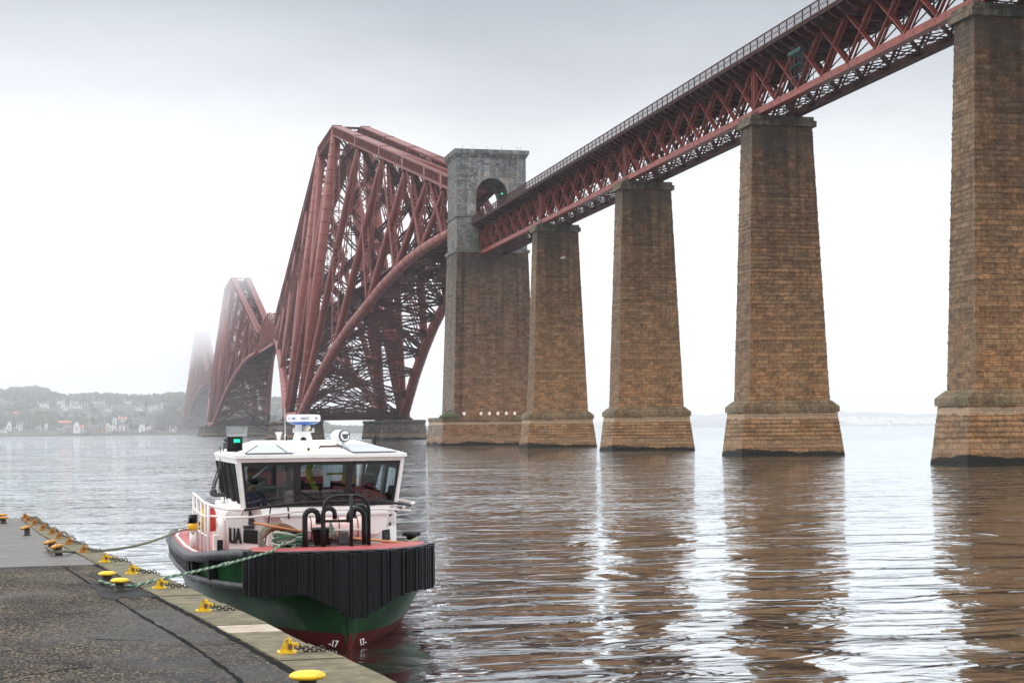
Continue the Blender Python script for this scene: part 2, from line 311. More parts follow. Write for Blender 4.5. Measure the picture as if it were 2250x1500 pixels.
# ------------------------------------------------------------ water
def water_mat():
    m = bpy.data.materials.new('tidal_water'); m.use_nodes = True; t = m.node_tree; t.nodes.clear()
    df = N(t, 'ShaderNodeBsdfDiffuse'); df.inputs[0].default_value = (.016, .0135, .009, 1)
    gs = N(t, 'ShaderNodeBsdfGlossy'); gs.inputs['Roughness'].default_value = .03; gs.inputs[0].default_value = (.95, .98, 1, 1)
    fn = N(t, 'ShaderNodeFresnel', i_IOR=1.36)
    fm_ = N(t, 'ShaderNodeMath', operation='MULTIPLY_ADD', use_clamp=True); L(t, fn.outputs[0], fm_.inputs[0]); fm_.inputs[1].default_value = 1.8; fm_.inputs[2].default_value = .02
    mxs = N(t, 'ShaderNodeMixShader'); L(t, fm_.outputs[0], mxs.inputs[0]); L(t, df.outputs[0], mxs.inputs[1]); L(t, gs.outputs[0], mxs.inputs[2])
    out = N(t, 'ShaderNodeOutputMaterial'); L(t, mxs.outputs[0], out.inputs[0])
    g = N(t, 'ShaderNodeTexCoord')
    def ripple(sc, det, rough, stretch, rot, dist=0):
        mp = N(t, 'ShaderNodeMapping'); mp.inputs['Scale'].default_value = stretch; mp.inputs['Rotation'].default_value = (0, 0, rot)
        L(t, g.outputs['Object'], mp.inputs[0])
        n = N(t, 'ShaderNodeTexNoise', i_Scale=sc, i_Detail=det, i_Roughness=rough, i_Distortion=dist); L(t, mp.outputs[0], n.inputs[0]); return n.outputs[0]
    swell = ripple(.22, 2, .5, (.55, 1, 1), .05, 1.6)      # metres-long undulation
    mid = ripple(1.0, 3, .5, (.5, 1, 1), -.08, 1.0)
    fine = ripple(5.0, 3, .55, (.6, 1, 1), .15, .3)
    patch = ripple(.028, 3, .55, (.35, 1, 1), .1, 1.2)
    pr = N(t, 'ShaderNodeMapRange', interpolation_type='SMOOTHSTEP'); L(t, patch, pr.inputs[0]); pr.inputs[1].default_value = .42; pr.inputs[2].default_value = .60; pr.inputs[3].default_value = .65; pr.inputs[4].default_value = 1.0
    # the breeze ruffles the open water beyond the harbour arm
    sp = N(t, 'ShaderNodeSeparateXYZ'); L(t, g.outputs['Object'], sp.inputs[0])
    fr = N(t, 'ShaderNodeMapRange', interpolation_type='SMOOTHSTEP'); L(t, sp.outputs[1], fr.inputs[0]); fr.inputs[1].default_value = 46; fr.inputs[2].default_value = 72; fr.inputs[3].default_value = .05; fr.inputs[4].default_value = 1
    lee = N(t, 'ShaderNodeMath', operation='MULTIPLY_ADD'); L(t, sp.outputs[1], lee.inputs[0]); lee.inputs[1].default_value = -.3; L(t, sp.outputs[0], lee.inputs[2])
    lm = N(t, 'ShaderNodeMapRange', interpolation_type='SMOOTHSTEP'); L(t, lee.outputs[0], lm.inputs[0]); lm.inputs[1].default_value = -12; lm.inputs[2].default_value = 26; lm.inputs[3].default_value = 1; lm.inputs[4].default_value = .22
    k0 = N(t, 'ShaderNodeMath', operation='MULTIPLY'); L(t, pr.outputs[0], k0.inputs[0]); L(t, fr.outputs[0], k0.inputs[1])
    k = N(t, 'ShaderNodeMath', operation='MULTIPLY'); L(t, k0.outputs[0], k.inputs[0]); L(t, lm.outputs[0], k.inputs[1])
    fm = N(t, 'ShaderNodeMath', operation='MULTIPLY'); L(t, fine, fm.inputs[0]); L(t, k.outputs[0], fm.inputs[1])
    a = N(t, 'ShaderNodeMath', operation='MULTIPLY'); L(t, swell, a.inputs[0]); a.inputs[1].default_value = .36
    b = N(t, 'ShaderNodeMath', operation='MULTIPLY_ADD'); L(t, mid, b.inputs[0]); b.inputs[1].default_value = .085; L(t, a.outputs[0], b.inputs[2])
    c = N(t, 'ShaderNodeMath', operation='MULTIPLY_ADD'); L(t, fm.outputs[0], c.inputs[0]); c.inputs[1].default_value = .04; L(t, b.outputs[0], c.inputs[2])
    bu = N(t, 'ShaderNodeBump', i_Strength=1.0, i_Distance=1.0); L(t, c.outputs[0], bu.inputs['Height'])
    # wind ripples finer than the bump can follow at a distance tilt the surface directly
    def tilt(sc, stretch, amp_near, amp_far, prev):
        mp = N(t, 'ShaderNodeMapping'); mp.inputs['Scale'].default_value = stretch; L(t, g.outputs['Object'], mp.inputs[0])
        n = N(t, 'ShaderNodeTexNoise', i_Scale=sc, i_Detail=2, i_Roughness=.5); L(t, mp.outputs[0], n.inputs[0])
        v = N(t, 'ShaderNodeVectorMath', operation='SUBTRACT'); L(t, n.outputs['Color'], v.inputs[0]); v.inputs[1].default_value = (.5, .5, .5)
        am = N(t, 'ShaderNodeMapRange'); L(t, k.outputs[0], am.inputs[0]); am.inputs[3].default_value = amp_near; am.inputs[4].default_value = amp_far
        sc_ = N(t, 'ShaderNodeVectorMath', operation='SCALE'); L(t, v.outputs[0], sc_.inputs[0]); L(t, am.outputs[0], sc_.inputs['Scale'])
        m0 = N(t, 'ShaderNodeVectorMath', operation='MULTIPLY'); L(t, sc_.outputs[0], m0.inputs[0]); m0.inputs[1].default_value = (1, 1, 0)
        a_ = N(t, 'ShaderNodeVectorMath', operation='ADD'); L(t, m0.outputs[0], a_.inputs[0]); L(t, prev, a_.inputs[1]); return a_.outputs[0]
    nv = tilt(3.2, (.7, 1, 1), .02, 1.5, bu.outputs[0]); nv = tilt(.42, (.35, 1, 1), .0, .8, nv)
    nn = N(t, 'ShaderNodeVectorMath', operation='NORMALIZE'); L(t, nv, nn.inputs[0]); bu = nn
    for q in (df, gs, fn): L(t, bu.outputs[0], q.inputs['Normal'])
    return m
mb = MB(); mb.add([(-9000, -400, 0), (9000, -400, 0), (9000, 10500, 0), (-9000, 10500, 0)], [(0, 1, 2, 3)])
tag(mb.build('water', water_mat()), kind='structure')

# ------------------------------------------------------------ quay
OUT = [(3.6, -6), (2.62, 8), (2.1, 12.35), (1.92, 13.6), (1.67, 14.75), (1.43, 16.43), (1.26, 17.54), (.99, 19.23), (.67, 21.33), (.26, 23.5), (-.2, 26.3), (-.63, 28.42), (-1.09, 31.16), (-1.42, 33.11), (-1.84, 36.83), (-2.1, 39.2)]
INN = [(3.0, -6), (1.98, 8), (1.49, 12.35), (1.33, 13.5), (.93, 16.21), (.70, 17.59), (.33, 19.84), (-.0, 21.97), (-.37, 24.32), (-.63, 25.99), (-1.29, 29.96), (-1.73, 32.8), (-2.21, 36.73), (-2.5, 39.2)]
def xi(pl, y):
    for (x0, y0), (x1, y1) in zip(pl, pl[1:]):
        if y <= y1: return x0+(x1-x0)*(y-y0)/(y1-y0)
    return pl[-1][0]
QZ = 1.63
def tarmac_mat():
    m = bpy.data.materials.new('worn_tarmac'); m.use_nodes = True; t = m.node_tree; p = t.nodes['Principled BSDF']; p.inputs['Specular IOR Level'].default_value = .15
    g = N(t, 'ShaderNodeTexCoord')
    v = N(t, 'ShaderNodeTexVoronoi', i_Scale=55.0, i_Randomness=1.0); L(t, g.outputs['Object'], v.inputs[0])
    n = N(t, 'ShaderNodeTexNoise', i_Scale=.75, i_Detail=8, i_Roughness=.62); L(t, g.outputs['Object'], n.inputs[0])
    sx = N(t, 'ShaderNodeSeparateColor'); L(t, v.outputs['Color'], sx.inputs[0])
    thr = N(t, 'ShaderNodeMapRange'); L(t, n.outputs[0], thr.inputs[0]); thr.inputs[1].default_value = .30; thr.inputs[2].default_value = .68; thr.inputs[3].default_value = .93; thr.inputs[4].default_value = .50
    gt = N(t, 'ShaderNodeMath', operation='GREATER_THAN'); L(t, sx.outputs[0], gt.inputs[0]); L(t, thr.outputs[0], gt.inputs[1])
    ag = ramp(t, [(0, (.06, .048, .033)), (.5, (.13, .10, .065)), (.8, (.25, .20, .14)), (1, (.08, .07, .06))], sx.outputs[1])
    n2 = N(t, 'ShaderNodeTexNoise', i_Scale=9, i_Detail=6, i_Roughness=.7); L(t, g.outputs['Object'], n2.inputs[0])
    bs = ramp(t, [(.3, (.006, .006, .006)), (.5, (.016, .015, .0145)), (.7, (.038, .034, .028))], n2.outputs[0])
    mx = N(t, 'ShaderNodeMix', data_type='RGBA'); L(t, gt.outputs[0], mx.inputs[0]); L(t, bs.outputs[0], mx.inputs[6]); L(t, ag.outputs[0], mx.inputs[7])
    # tar-black and mossy patches
    n3 = N(t, 'ShaderNodeTexNoise', i_Scale=.45, i_Detail=5, i_Roughness=.55); mp = N(t, 'ShaderNodeMapping'); mp.inputs['Location'].default_value = (3, 7, 0); L(t, g.outputs['Object'], mp.inputs[0]); L(t, mp.outputs[0], n3.inputs[0])
    r3 = ramp(t, [(.50, (0, 0, 0)), (.68, (1, 1, 1))], n3.outputs[0])
    m3 = N(t, 'ShaderNodeMath', operation='MULTIPLY'); L(t, r3.outputs[0], m3.inputs[0]); m3.inputs[1].default_value = .75
    c3 = N(t, 'ShaderNodeMix', data_type='RGBA'); L(t, m3.outputs[0], c3.inputs[0]); L(t, mx.outputs[2], c3.inputs[6]); c3.inputs[7].default_value = (.014, .015, .014, 1)
    L(t, c3.outputs[2], p.inputs['Base Color'])
    ro = N(t, 'ShaderNodeMapRange'); L(t, n3.outputs[0], ro.inputs[0]); ro.inputs[1].default_value = .46; ro.inputs[2].default_value = .62; ro.inputs[3].default_value = .85; ro.inputs[4].default_value = .5; L(t, ro.outputs[0], p.inputs['Roughness'])
    bh = N(t, 'ShaderNodeMath', operation='ADD'); L(t, v.outputs['Distance'], bh.inputs[0]); L(t, n2.outputs[0], bh.inputs[1])
    bu = N(t, 'ShaderNodeBump', i_Strength=.8, i_Distance=.012); L(t, bh.outputs[0], bu.inputs['Height']); L(t, bu.outputs[0], p.inputs['Normal']); return m
def coping_mat(name, st):
    return mat(name, (.15, .12, .06), .7, stops=st, vscale=5, bump=.7, bscale=45)
cope_a = coping_mat('lichened_coping_stone', [(.28, (.04, .035, .018)), (.48, (.095, .08, .038)), (.62, (.15, .125, .065)), (.8, (.27, .23, .15))])
cope_b = coping_mat('green_stained_coping_stone', [(.28, (.04, .038, .018)), (.5, (.09, .085, .035)), (.72, (.15, .13, .065))])
cope_c = coping_mat('pale_replacement_coping_stone', [(.28, (.22, .18, .13)), (.5, (.36, .30, .24)), (.72, (.46, .39, .32))])
conc = mat('wet_ribbed_concrete', (.16, .155, .15), .5, spec=.3, stops=[(.3, (.035, .034, .034)), (.5, (.09, .085, .08)), (.7, (.16, .15, .135))], vscale=2.5, bump=.6, bscale=10, stretch=(.25, 2.2, 1))
tarblack = mat('black_bitumen', (.005, .005, .005), .9, bump=.8, bscale=50, spec=.1)
wallst = stone_mat('quay_wall_masonry', (.10, .085, .06), (.10, .085, .06), (.07, .065, .045), 0, 3, row=.35, bw=.8)
def sheet(name, ys, x0f, x1f, z, m, kind='structure', nx=8, amp=0):
    b = MB(); vs = []; fs = []
    for y in ys:
        a, c = x0f(y), x1f(y)
        for i in range(nx+1):
            x = a+(c-a)*i/nx
            vs.append((x, y, z(x, y) if callable(z) else z))
    for j in range(len(ys)-1):
        for i in range(nx): k = j*(nx+1)+i; fs.append((k, k+1, k+nx+2, k+nx+1))
    b.add(vs, fs); return tag(b.build(name, m), kind=kind)
frng = lambda a, b, s: [a+(b-a)*i/max(1, round((b-a)/s)) for i in range(max(1, round((b-a)/s))+1)]
edge_y = 24.75
sheet('pavement', frng(-6, edge_y, .5), lambda y: -16, lambda y: xi(INN, y)-.012, QZ, tarmac_mat())
sheet('concrete_pavement', frng(edge_y, 39.2, .5), lambda y: -16, lambda y: xi(INN, y)-.012, QZ-.012, conc)
# bitumen strips: seam in the tarmac and the joint beside the coping
def strip(name, pts, wd, z, m):
    b = MB(); vs = []; fs = []; rnd = random.Random(3)
    P = []
    for (x0, y0), (x1, y1) in zip(pts, pts[1:]):
        for k in range(8): P.append((x0+(x1-x0)*k/8, y0+(y1-y0)*k/8))
    P.append(pts[-1])
    for x, y in P:
        j = rnd.uniform(-.012, .012); ww = wd*rnd.uniform(.5, 1.5)
        vs += [(x-ww/2+j, y, z), (x+ww/2+j, y+.01, z)]
    for i in range(len(P)-1): fs.append((2*i, 2*i+1, 2*i+3, 2*i+2))
    b.add(vs, fs); return tag(b.build(name, m), kind='structure')
strip('tar_seam', [(.98, 8.5), (.87, 12.93), (.76, 13.8), (.56, 15.21), (.28, 16.85), (-.15, 19.47), (-.49, 21.62), (-.96, 24.6)][::1], .035, QZ+.004, tarblack)
strip('tar_joint', [(xi(INN, y)-.05, y) for y in frng(6, edge_y, 1.2)], .07, QZ+.004, tarblack)
strip('tar_edge', [(-16+i*.8, edge_y+.02*math.sin(i)) for i in range(20)], .05, QZ+.004, tarblack)
# bitumen repairs, fine cracks and an oily stain on the old tarmac
def patch(name, c, rx, ry, m, seed, rz=0):
    q = random.Random(seed); n = 40; b = MB(); vs = [(c[0], c[1], QZ+.0055)]
    for i in range(n):
        a = 2*math.pi*i/n; k = 1+.22*math.sin(3*a+seed)+.12*math.sin(7*a+2*seed)+q.uniform(-.07, .07); x, y = rx*k*math.cos(a), ry*k*math.sin(a)
        px_, py_ = c[0]+x*math.cos(rz)-y*math.sin(rz), c[1]+x*math.sin(rz)+y*math.cos(rz)
        vs.append((min(px_, xi(INN, py_)-.03), min(py_, edge_y-.05), QZ+.0055))
    b.add(vs, [(0, 1+i, 1+(i+1) % n) for i in range(n)]); return tag(b.build(name, m), kind='structure')
tarpatch = mat('old_bitumen_patch', (.010, .010, .010), .7, spec=.2, bump=1, bscale=30, stops=[(.3, (.005, .005, .005)), (.6, (.014, .014, .013)), (.75, (.045, .04, .032))], vscale=12)

patch('tar_patch', (-.12, 21.2), .34, 1.9, tarpatch, 3, .12)

for k_, (x_, y_, dx_, dy_) in enumerate(((-1.6, 13.2, 1.3, .8), (-3.6, 16.5, 2.4, -.5), (-2.6, 21.5, 1.7, .6), (-.35, 15.9, .5, -.35), (-4.4, 19.2, 1.2, 1.9))):
    q = random.Random(k_); P_ = [(x_+dx_*i/7+q.uniform(-.05, .05), y_+dy_*i/7+q.uniform(-.06, .06)) for i in range(8)]
    b = MB(); vs = []
    for i, (x, y) in enumerate(P_): h_ = .012*q.uniform(.4, 1.4); vs += [(x, y-h_, QZ+.004), (x, y+h_, QZ+.004)]
    b.add(vs, [(2*i, 2*i+2, 2*i+3, 2*i+1) for i in range(7)]); tag(b.build('crack', tarblack), kind='structure')
# coping stones: one mesh of blocks
b = MB(); y = -6; rnd = random.Random(11); i = 0
while y < 39.1:
    ln = min(rnd.uniform(.75, 1.25), 39.2-y) if not 15.75 < y < 16.1 else .62
    y2 = y+ln; g_ = .006; dz = rnd.uniform(-.004, .004); jo = rnd.uniform(-.012, .015)
    mi = 2 if (15.75 < y < 16.5 and ln < .7) else rnd.choice([0, 0, 1])
    a0, a1, c0, c1 = xi(INN, y+g_), xi(INN, y2-g_), xi(OUT, y+g_)+jo, xi(OUT, y2-g_)+jo
    zt = QZ+.008+dz; r = .02
    vs = [(a0, y+g_, QZ-.4), (c0, y+g_, QZ-.4), (c1, y2-g_, QZ-.4), (a1, y2-g_, QZ-.4), (a0, y+g_, zt), (c0-r, y+g_, zt), (c1-r, y2-g_, zt), (a1, y2-g_, zt), (c0, y+g_, zt-r), (c1, y2-g_, zt-r)]
    b.add(vs, [(4, 5, 6, 7), (5, 8, 9, 6), (8, 1, 2, 9), (0, 1, 8, 5, 4), (3, 7, 6, 9, 2), (0, 4, 7, 3), (0, 3, 2, 1)], mi)
    y = y2; i += 1
tag(b.build('coping', [cope_a, cope_b, cope_c]), kind='structure')
b = MB(); pl = [(xi(OUT, y)-.04, y) for y in frng(-6, 39.15, .8)]
vs = []; fs = []
for x, y in pl: vs += [(x, y, QZ-.41), (x+.12, y, -3)]
for i in range(len(pl)-1): fs.append((2*i, 2*i+1, 2*i+3, 2*i+2))
n_ = len(vs); vs += [(-16, 39.15, QZ-.05), (-16, 39.3, -3)]; fs.append((n_-2, n_-1, n_+1, n_))
b.add(vs, fs); b.add([(-16, 39.15, QZ-.02), (xi(OUT, 39.15)-.04, 39.15, QZ-.02), (xi(OUT, 39.15)-.04, 39.15, QZ-.42), (-16, 39.15, QZ-.42)], [(0, 1, 2, 3)])
tag(b.build('quay_wall', wallst), 'rough stone wall below the coping of the quay', 'wall')

# ------------------------------------------------------------ quayside furniture
def bollard(loc, r, h, m_head, label, tiltx=0, group=None):
    t = thing('mooring_bollard', label, 'bollard', loc, group=group)
    part('post', lambda b: b.lathe([(r*.66, 0), (r*.66, .012), (r*.52, .02), (r*.47, h*.5), (r*.52, h*.78)], n=24), iron, t)
    tl = Matrix.Rotation(tiltx, 3, 'Y')
    part('cap', lambda b: b.lathe([(r*.5, h*.72), (r*.86, h*.76), (r, h*.86), (r*.96, h*.96), (r*.75, h*1.06), (r*.3, h*1.12), (.001, h*1.13)], n=28, tilt=tl), m_head, t)
    return t
bg = 'mooring bollards on the quay'
bollard((1.33, 12.05, QZ), .142, .16, yellow, 'large yellow mushroom bollard cut by the bottom edge of the photo', group=bg)
bollard((-.1, 20.5, QZ), .121, .15, yellow, 'yellow topped bollard nearer the camera of the roped pair on the tarmac', group=bg)
bollard((-.27, 21.55, QZ), .118, .15, yellow, 'yellow topped bollard farther from the camera of the roped pair on the tarmac', group=bg)
bollard((-1.11, 26.93, QZ-.012), .11, .17, orange_y, 'rusty orange capped bollard, nearer of the pair on the wet concrete', -.22, bg)
bollard((-1.27, 28.02, QZ-.012), .11, .17, orange_y, 'rusty orange capped bollard, farther of the pair on the wet concrete', -.22, bg)
bollard((-1.94, 32.46, QZ-.012), .11, .17, orange_y, 'lone rusty bollard on wet concrete beyond the roped rusty pair', -.22, bg)
bollard((-2.72, 36.92, QZ-.012), .12, .14, orange_y, 'dull yellow bollard by the far left end of the quay, nearer of two', 0, bg)
bollard((-2.84, 38.2, QZ-.012), .12, .14, orange_y, 'dull yellow bollard at the far left end of the quay, farthest of all', 0, bg)

def chain_plate(m_y, scale=1.0):
    t = thing('chain_bracket', 'x', 'chain bracket')
    s = scale
    part('base_plate', lambda b: b.box((0, 0, .008), (.24, .15, .016)), m_y, t)
    def lug(b):
        for yy in (-.03, .03):
            pr = [(-.085, 0), (.075, 0), (.085, .05), (.055, .105), (.02, .118), (-.02, .10)]
            b.prism(pr, yy-.011, yy+.011, f=lambda x, y, z: (x, z, .016+y))
    part('lug', lug, m_y, t)
    def pin(b):
        b.tube([(.04, -.065, .062), (.04, .065, .062)], .021, 10); b.tube([(.04, -.075, .062), (.04, -.05, .062)], .031, 6)
    part('pin', pin, rust, t)
    def shackle(b):
        b.tube([(.04, -.0, .062), (.075, 0, .075), (.115, 0, .078), (.15, 0, .06)], .014, 8)
        b.box((.10, 0, .082), (.07, .03, .018))
    part('shackle', shackle, m_y, t)
    def chain(b):
        P = [(.15, .052), (.30, .034), (.50, .026), (.53, -.01)]
        path = []; L_ = .082
        x, z = .135, .055; k = 0
        drop = False; links = []
        while k < 12:
            if x < .42: dx, dz = 1, (-.22 if k < 2 else -.04)
            elif x < .52: dx, dz = .8, -.6
            else: dx, dz = .05, -1
            n = math.hypot(dx, dz); dx /= n; dz /= n
            step = .052
            links.append(((x, 0, z), (dx, 0, dz), k % 2)); x += dx*step; z += dz*step; k += 1
        for c, d, odd in links:
            d = Vector(d); sd = Vector((0, 1, 0)) if odd else d.cross(Vector((0, 1, 0)))
            sd = (sd+Vector((0, .25, 0))).normalized()
            pts = []
            for j in range(12):
                a = 2*math.pi*j/12; ca, sa = math.cos(a), math.sin(a)
                pts.append(Vector(c)+d*((.018 if ca > 0 else -.018)+ca*.020)+sd*sa*.022)
            b.tube(pts, .0078, 5, closed=True)
    part('chain', chain, iron, t)
    return t
BR = [(1.43, 14.27), (.86, 17.85), (.43, 20.61), (.09, 22.85), (-.31, 25.06), (-.69, 27.17), (-.99, 29.25), (-1.24, 30.95), (-1.43, 32.39), (-1.68, 33.83), (-1.95, 35.74), (-2.17, 37.08), (-2.31, 38.28)]
desc = ['bright yellow chain bracket on the coping nearest the camera, beside the lone near bollard',
        'bright yellow chain bracket on the coping just before the pale stone, second nearest',
        'bright yellow chain bracket on the coping below the boat stern quarter, third nearest',
        'bright yellow chain bracket on the coping level with the roped yellow bollards, fourth nearest',
        'yellow chain bracket on the coping at the end of the dark tarmac',
        'yellow orange chain bracket where the far mooring rope crosses the coping',
        'orange chain bracket with rusty chain just beyond the far mooring rope',
        'orange chain bracket, second beyond the far mooring rope',
        'orange brown chain bracket, third beyond the far mooring rope',
        'rusty brown chain bracket, fourth beyond the far mooring rope',
        'rusty brown chain bracket, third from the far end of the quay',
        'dark rusty chain bracket, second from the far end of the quay',
        'dark rusty chain bracket at the very far end of the quay edge']
p1 = chain_plate(yellow); p2 = chain_plate(orange_y)
for i, (x, y) in enumerate(BR):
    src = p1 if i < 5 else p2
    o = src if i in (0, 5) else copy_tree(src)
    o.location = (x-.04, y, QZ+.008 if True else QZ); o['label'] = desc[i]; o['group'] = 'chain brackets along the quay edge'
    gap = xi(OUT, y)-x
    o.rotation_euler = (0, 0, R_(random.uniform(-10, 4)))
    o.scale = (max(.72, gap/.50), 1, 1) if i < 5 else (max(.6, min(.85, gap/.50)), 1, 1)

# ------------------------------------------------------------ stone piers of the approach viaduct
def frustum(b, c0, hw0, hd0, c1, hw1, hd1, z0, z1, rows=None, jit=0, seed=0, mi=0):
    """battered rectangular shaft built course by course so its corners are rough"""
    rnd = random.Random(seed); n = rows or 1; rings = []
    for i in range(n+1):
        k = i/n; z = z0+(z1-z0)*k; hw = hw0+(hw1-hw0)*k; hd = hd0+(hd1-hd0)*k; cy = c0+(c1-c0)*k
        if jit and 0 < i < n:
            for zz, s in ((z-.03, -jit*.9), (z+.03, -jit*.9)):
                rings.append([(-hw-s*0+jit*.4-.0, cy-hd+jit*.4, zz), (hw-jit*.4, cy-hd+jit*.4, zz), (hw-jit*.4, cy+hd-jit*.4, zz), (-hw+jit*.4, cy+hd-jit*.4, zz)])
            j = [rnd.uniform(-jit, jit) for _ in range(4)]
            zz = z+(z1-z0)/n*.5
            k2 = (i+.5)/n; hw2 = hw0+(hw1-hw0)*k2; hd2 = hd0+(hd1-hd0)*k2
            rings.append([(-hw2-j[0], cy-hd2-j[0], zz), (hw2+j[1], cy-hd2-j[1], zz), (hw2+j[2], cy+hd2+j[2], zz), (-hw2-j[3], cy+hd2+j[3], zz)])
        else: rings.append([(-hw, cy-hd, z), (hw, cy-hd, z), (hw, cy+hd, z), (-hw, cy+hd, z)])
    b.loft(rings, mi)
def stone_pier(s, label):
    t = thing('stone_pier', label, 'bridge pier', (T, Y0+s, 0), group='stone piers of the approach viaduct')
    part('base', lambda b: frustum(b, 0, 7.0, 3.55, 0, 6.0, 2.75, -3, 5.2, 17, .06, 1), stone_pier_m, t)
    def ledge(b):
        b.box((0, 0, 5.55), (12.4, 5.9, .68))
        b.loft([[(-6.2, -2.95, 5.892), (6.2, -2.95, 5.892), (6.2, 2.95, 5.892), (-6.2, 2.95, 5.892)], [(-5.3, -2.6, 6.6), (5.3, -2.6, 6.6), (5.3, 2.6, 6.6), (-5.3, 2.6, 6.6)]])
    part('ledge', ledge, stone_cap_m, t)
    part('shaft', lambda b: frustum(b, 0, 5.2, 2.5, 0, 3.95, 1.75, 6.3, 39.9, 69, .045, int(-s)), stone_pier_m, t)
    def cap(b):
        b.box((0, 0, 40.25), (8.7, 4.3, .72)); b.box((0, 0, 40.86), (8.2, 3.8, .5))
    part('cap', cap, stone_cap_m, t)
    for x in (-2.43, 2.43): part('bearing', lambda b: b.box((x, 0, 41.45), (1.3, 2.2, .7), taper=(.7, .8)), steel_dark, t)
    return t
for k, lb in ((1, 'tall sandstone pier of the viaduct standing next to the arched portal tower'), (2, 'tall sandstone pier, second from the portal tower, bright water both sides'),
              (3, 'broad sandstone pier, third from the portal tower, black weed at its foot'), (4, 'nearest and largest sandstone pier at the right edge of the photo')):
    stone_pier(-51.2*k-.5, lb)

# ------------------------------------------------------------ viaduct girders and deck
ZB, ZT, G = 42.16, 47.8, 2.43
PAN = 6.4
v = thing('viaduct_span', 'long red steel lattice girder viaduct carried across the tops of the stone piers', 'railway viaduct', (T, Y0, 0))
S0, S1 = 2.4, -262.4
nodes = [-.0-PAN*i for i in range(0, 42)]
for sx in (-1, 1):
    lab = None
    def ch(b):
        b.box((sx*G, (S0+S1)/2, ZB-.05), (.62, S0-S1, .18)); b.box((sx*G, (S0+S1)/2, ZB-.78), (.95, S0-S1, .10))
        for d in (-.36, .36): b.box((sx*G+d*.8, (S0+S1)/2, ZB-.42), (.07, S0-S1, .62))
        for i in range(0, 130): b.box((sx*(G)+(-.335), -i*2.04, ZB-.42), (.03, .22, .64))
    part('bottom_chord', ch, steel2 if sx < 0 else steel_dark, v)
    def tch(b):
        b.box((sx*G, (S0+S1)/2, ZT+.02), (.8, S0-S1, .16))
        for d in (-.3, .3): b.box((sx*G+d, (S0+S1)/2, ZT-.3), (.07, S0-S1, .55))
    part('top_chord', tch, steel, v)
    def web(b):
        for i in range(len(nodes)-1):
            a, c = nodes[i], nodes[i+1]
            post = i % 8 == 0
            b.bar((sx*G-.18*1, a, ZT-.4), (sx*G-.18, c, ZB-.1), .10, .36, up=(1, 0, 0)); b.bar((sx*G+.18, a, ZT-.4), (sx*G+.18, c, ZB-.1), .05, .30, up=(1, 0, 0))
            b.bar((sx*G-.27, c, ZT-.4), (sx*G-.27, a, ZB-.1), .10, .33, up=(1, 0, 0)); b.bar((sx*G+.22, c, ZT-.4), (sx*G+.22, a, ZB-.1), .05, .22, up=(1, 0, 0))
            b.box((sx*G-.24, (a+c)/2, (ZT+ZB)/2-.22), (.05, .4, .5))
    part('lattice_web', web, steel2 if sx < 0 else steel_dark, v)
    def posts(b):
        for i in range(0, len(nodes), 8):
            a = nodes[i]
            for d in (-.30, .30): b.box((sx*G-.1, a+d, (ZT+ZB)/2-.2), (.55, .16, ZT-ZB-.3))
            b.box((sx*G+.1, a, (ZT+ZB)/2-.2), (.06, .5, ZT-ZB-.3))
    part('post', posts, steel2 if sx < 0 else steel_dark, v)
def brac(b):
    for i in range(len(nodes)-1):
        a, c = nodes[i], nodes[i+1]
        for z in (ZB-.55,):
            # lattice cross struts and diagonals of the bottom plane
            for p, q in (((-G, a), (G, a)), ((-G, a), (G, c)), ((G, a), (-G, c))):
                P, Q = Vector((p[0], p[1], z)), Vector((q[0], q[1], z))
                b.bar(P, Q, .14, .10); b.bar(P+Vector((0, 0, .36)), Q+Vector((0, 0, .36)), .14, .10)
                n = 9
                for k in range(n): b.bar(lerp(P, Q, k/n)+Vector((0, 0, .36*(k % 2))), lerp(P, Q, (k+1)/n)+Vector((0, 0, .36*((k+1) % 2))), .05, .05, caps=False)
        for p, q in (((-G, a), (G, c)), ((G, a), (-G, c))): b.bar((p[0], p[1], ZT-.6), (q[0], q[1], ZT-.6), .16, .12)
        if i % 1 == 0:
            b.bar((-G, a, ZB), (G, a, ZT-.7), .13, .13); b.bar((G, a, ZB), (-G, a, ZT-.7), .13, .13)
            b.bar((-G, a, ZT-.75), (G, a, ZT-.75), .3, .4)
            b.bar((-G, a-PAN/2, ZT-.75), (G, a-PAN/2, ZT-.75), .25, .35)
        b.bar((-G+.1, a-PAN/2, ZT-.7), (-G+.1, a-PAN/2, (ZT+ZB)/2), .12, .12)
        b.bar((G-.1, a-PAN/2, ZT-.7), (G-.1, a-PAN/2, (ZT+ZB)/2), .12, .12)
    for x in (-1.2, 1.2):
        b.box((x, (S0+S1)/2, ZB-.05), (.10, S0-S1, .12))
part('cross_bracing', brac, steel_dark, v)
def deck(b):
    b.box((0, (S0+S1)/2, 48.05), (9.0, S0-S1, .12))
    b.box((-4.55, (S0+S1)/2, 48.0), (.12, S0-S1, .38)); b.box((4.55, (S0+S1)/2, 48.0), (.12, S0-S1, .38))
    for x in (-1.5, -.5, .5, 1.5): b.box((x, (S0+S1)/2, 47.7), (.25, S0-S1, .5))
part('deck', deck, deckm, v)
BS = 2.1333
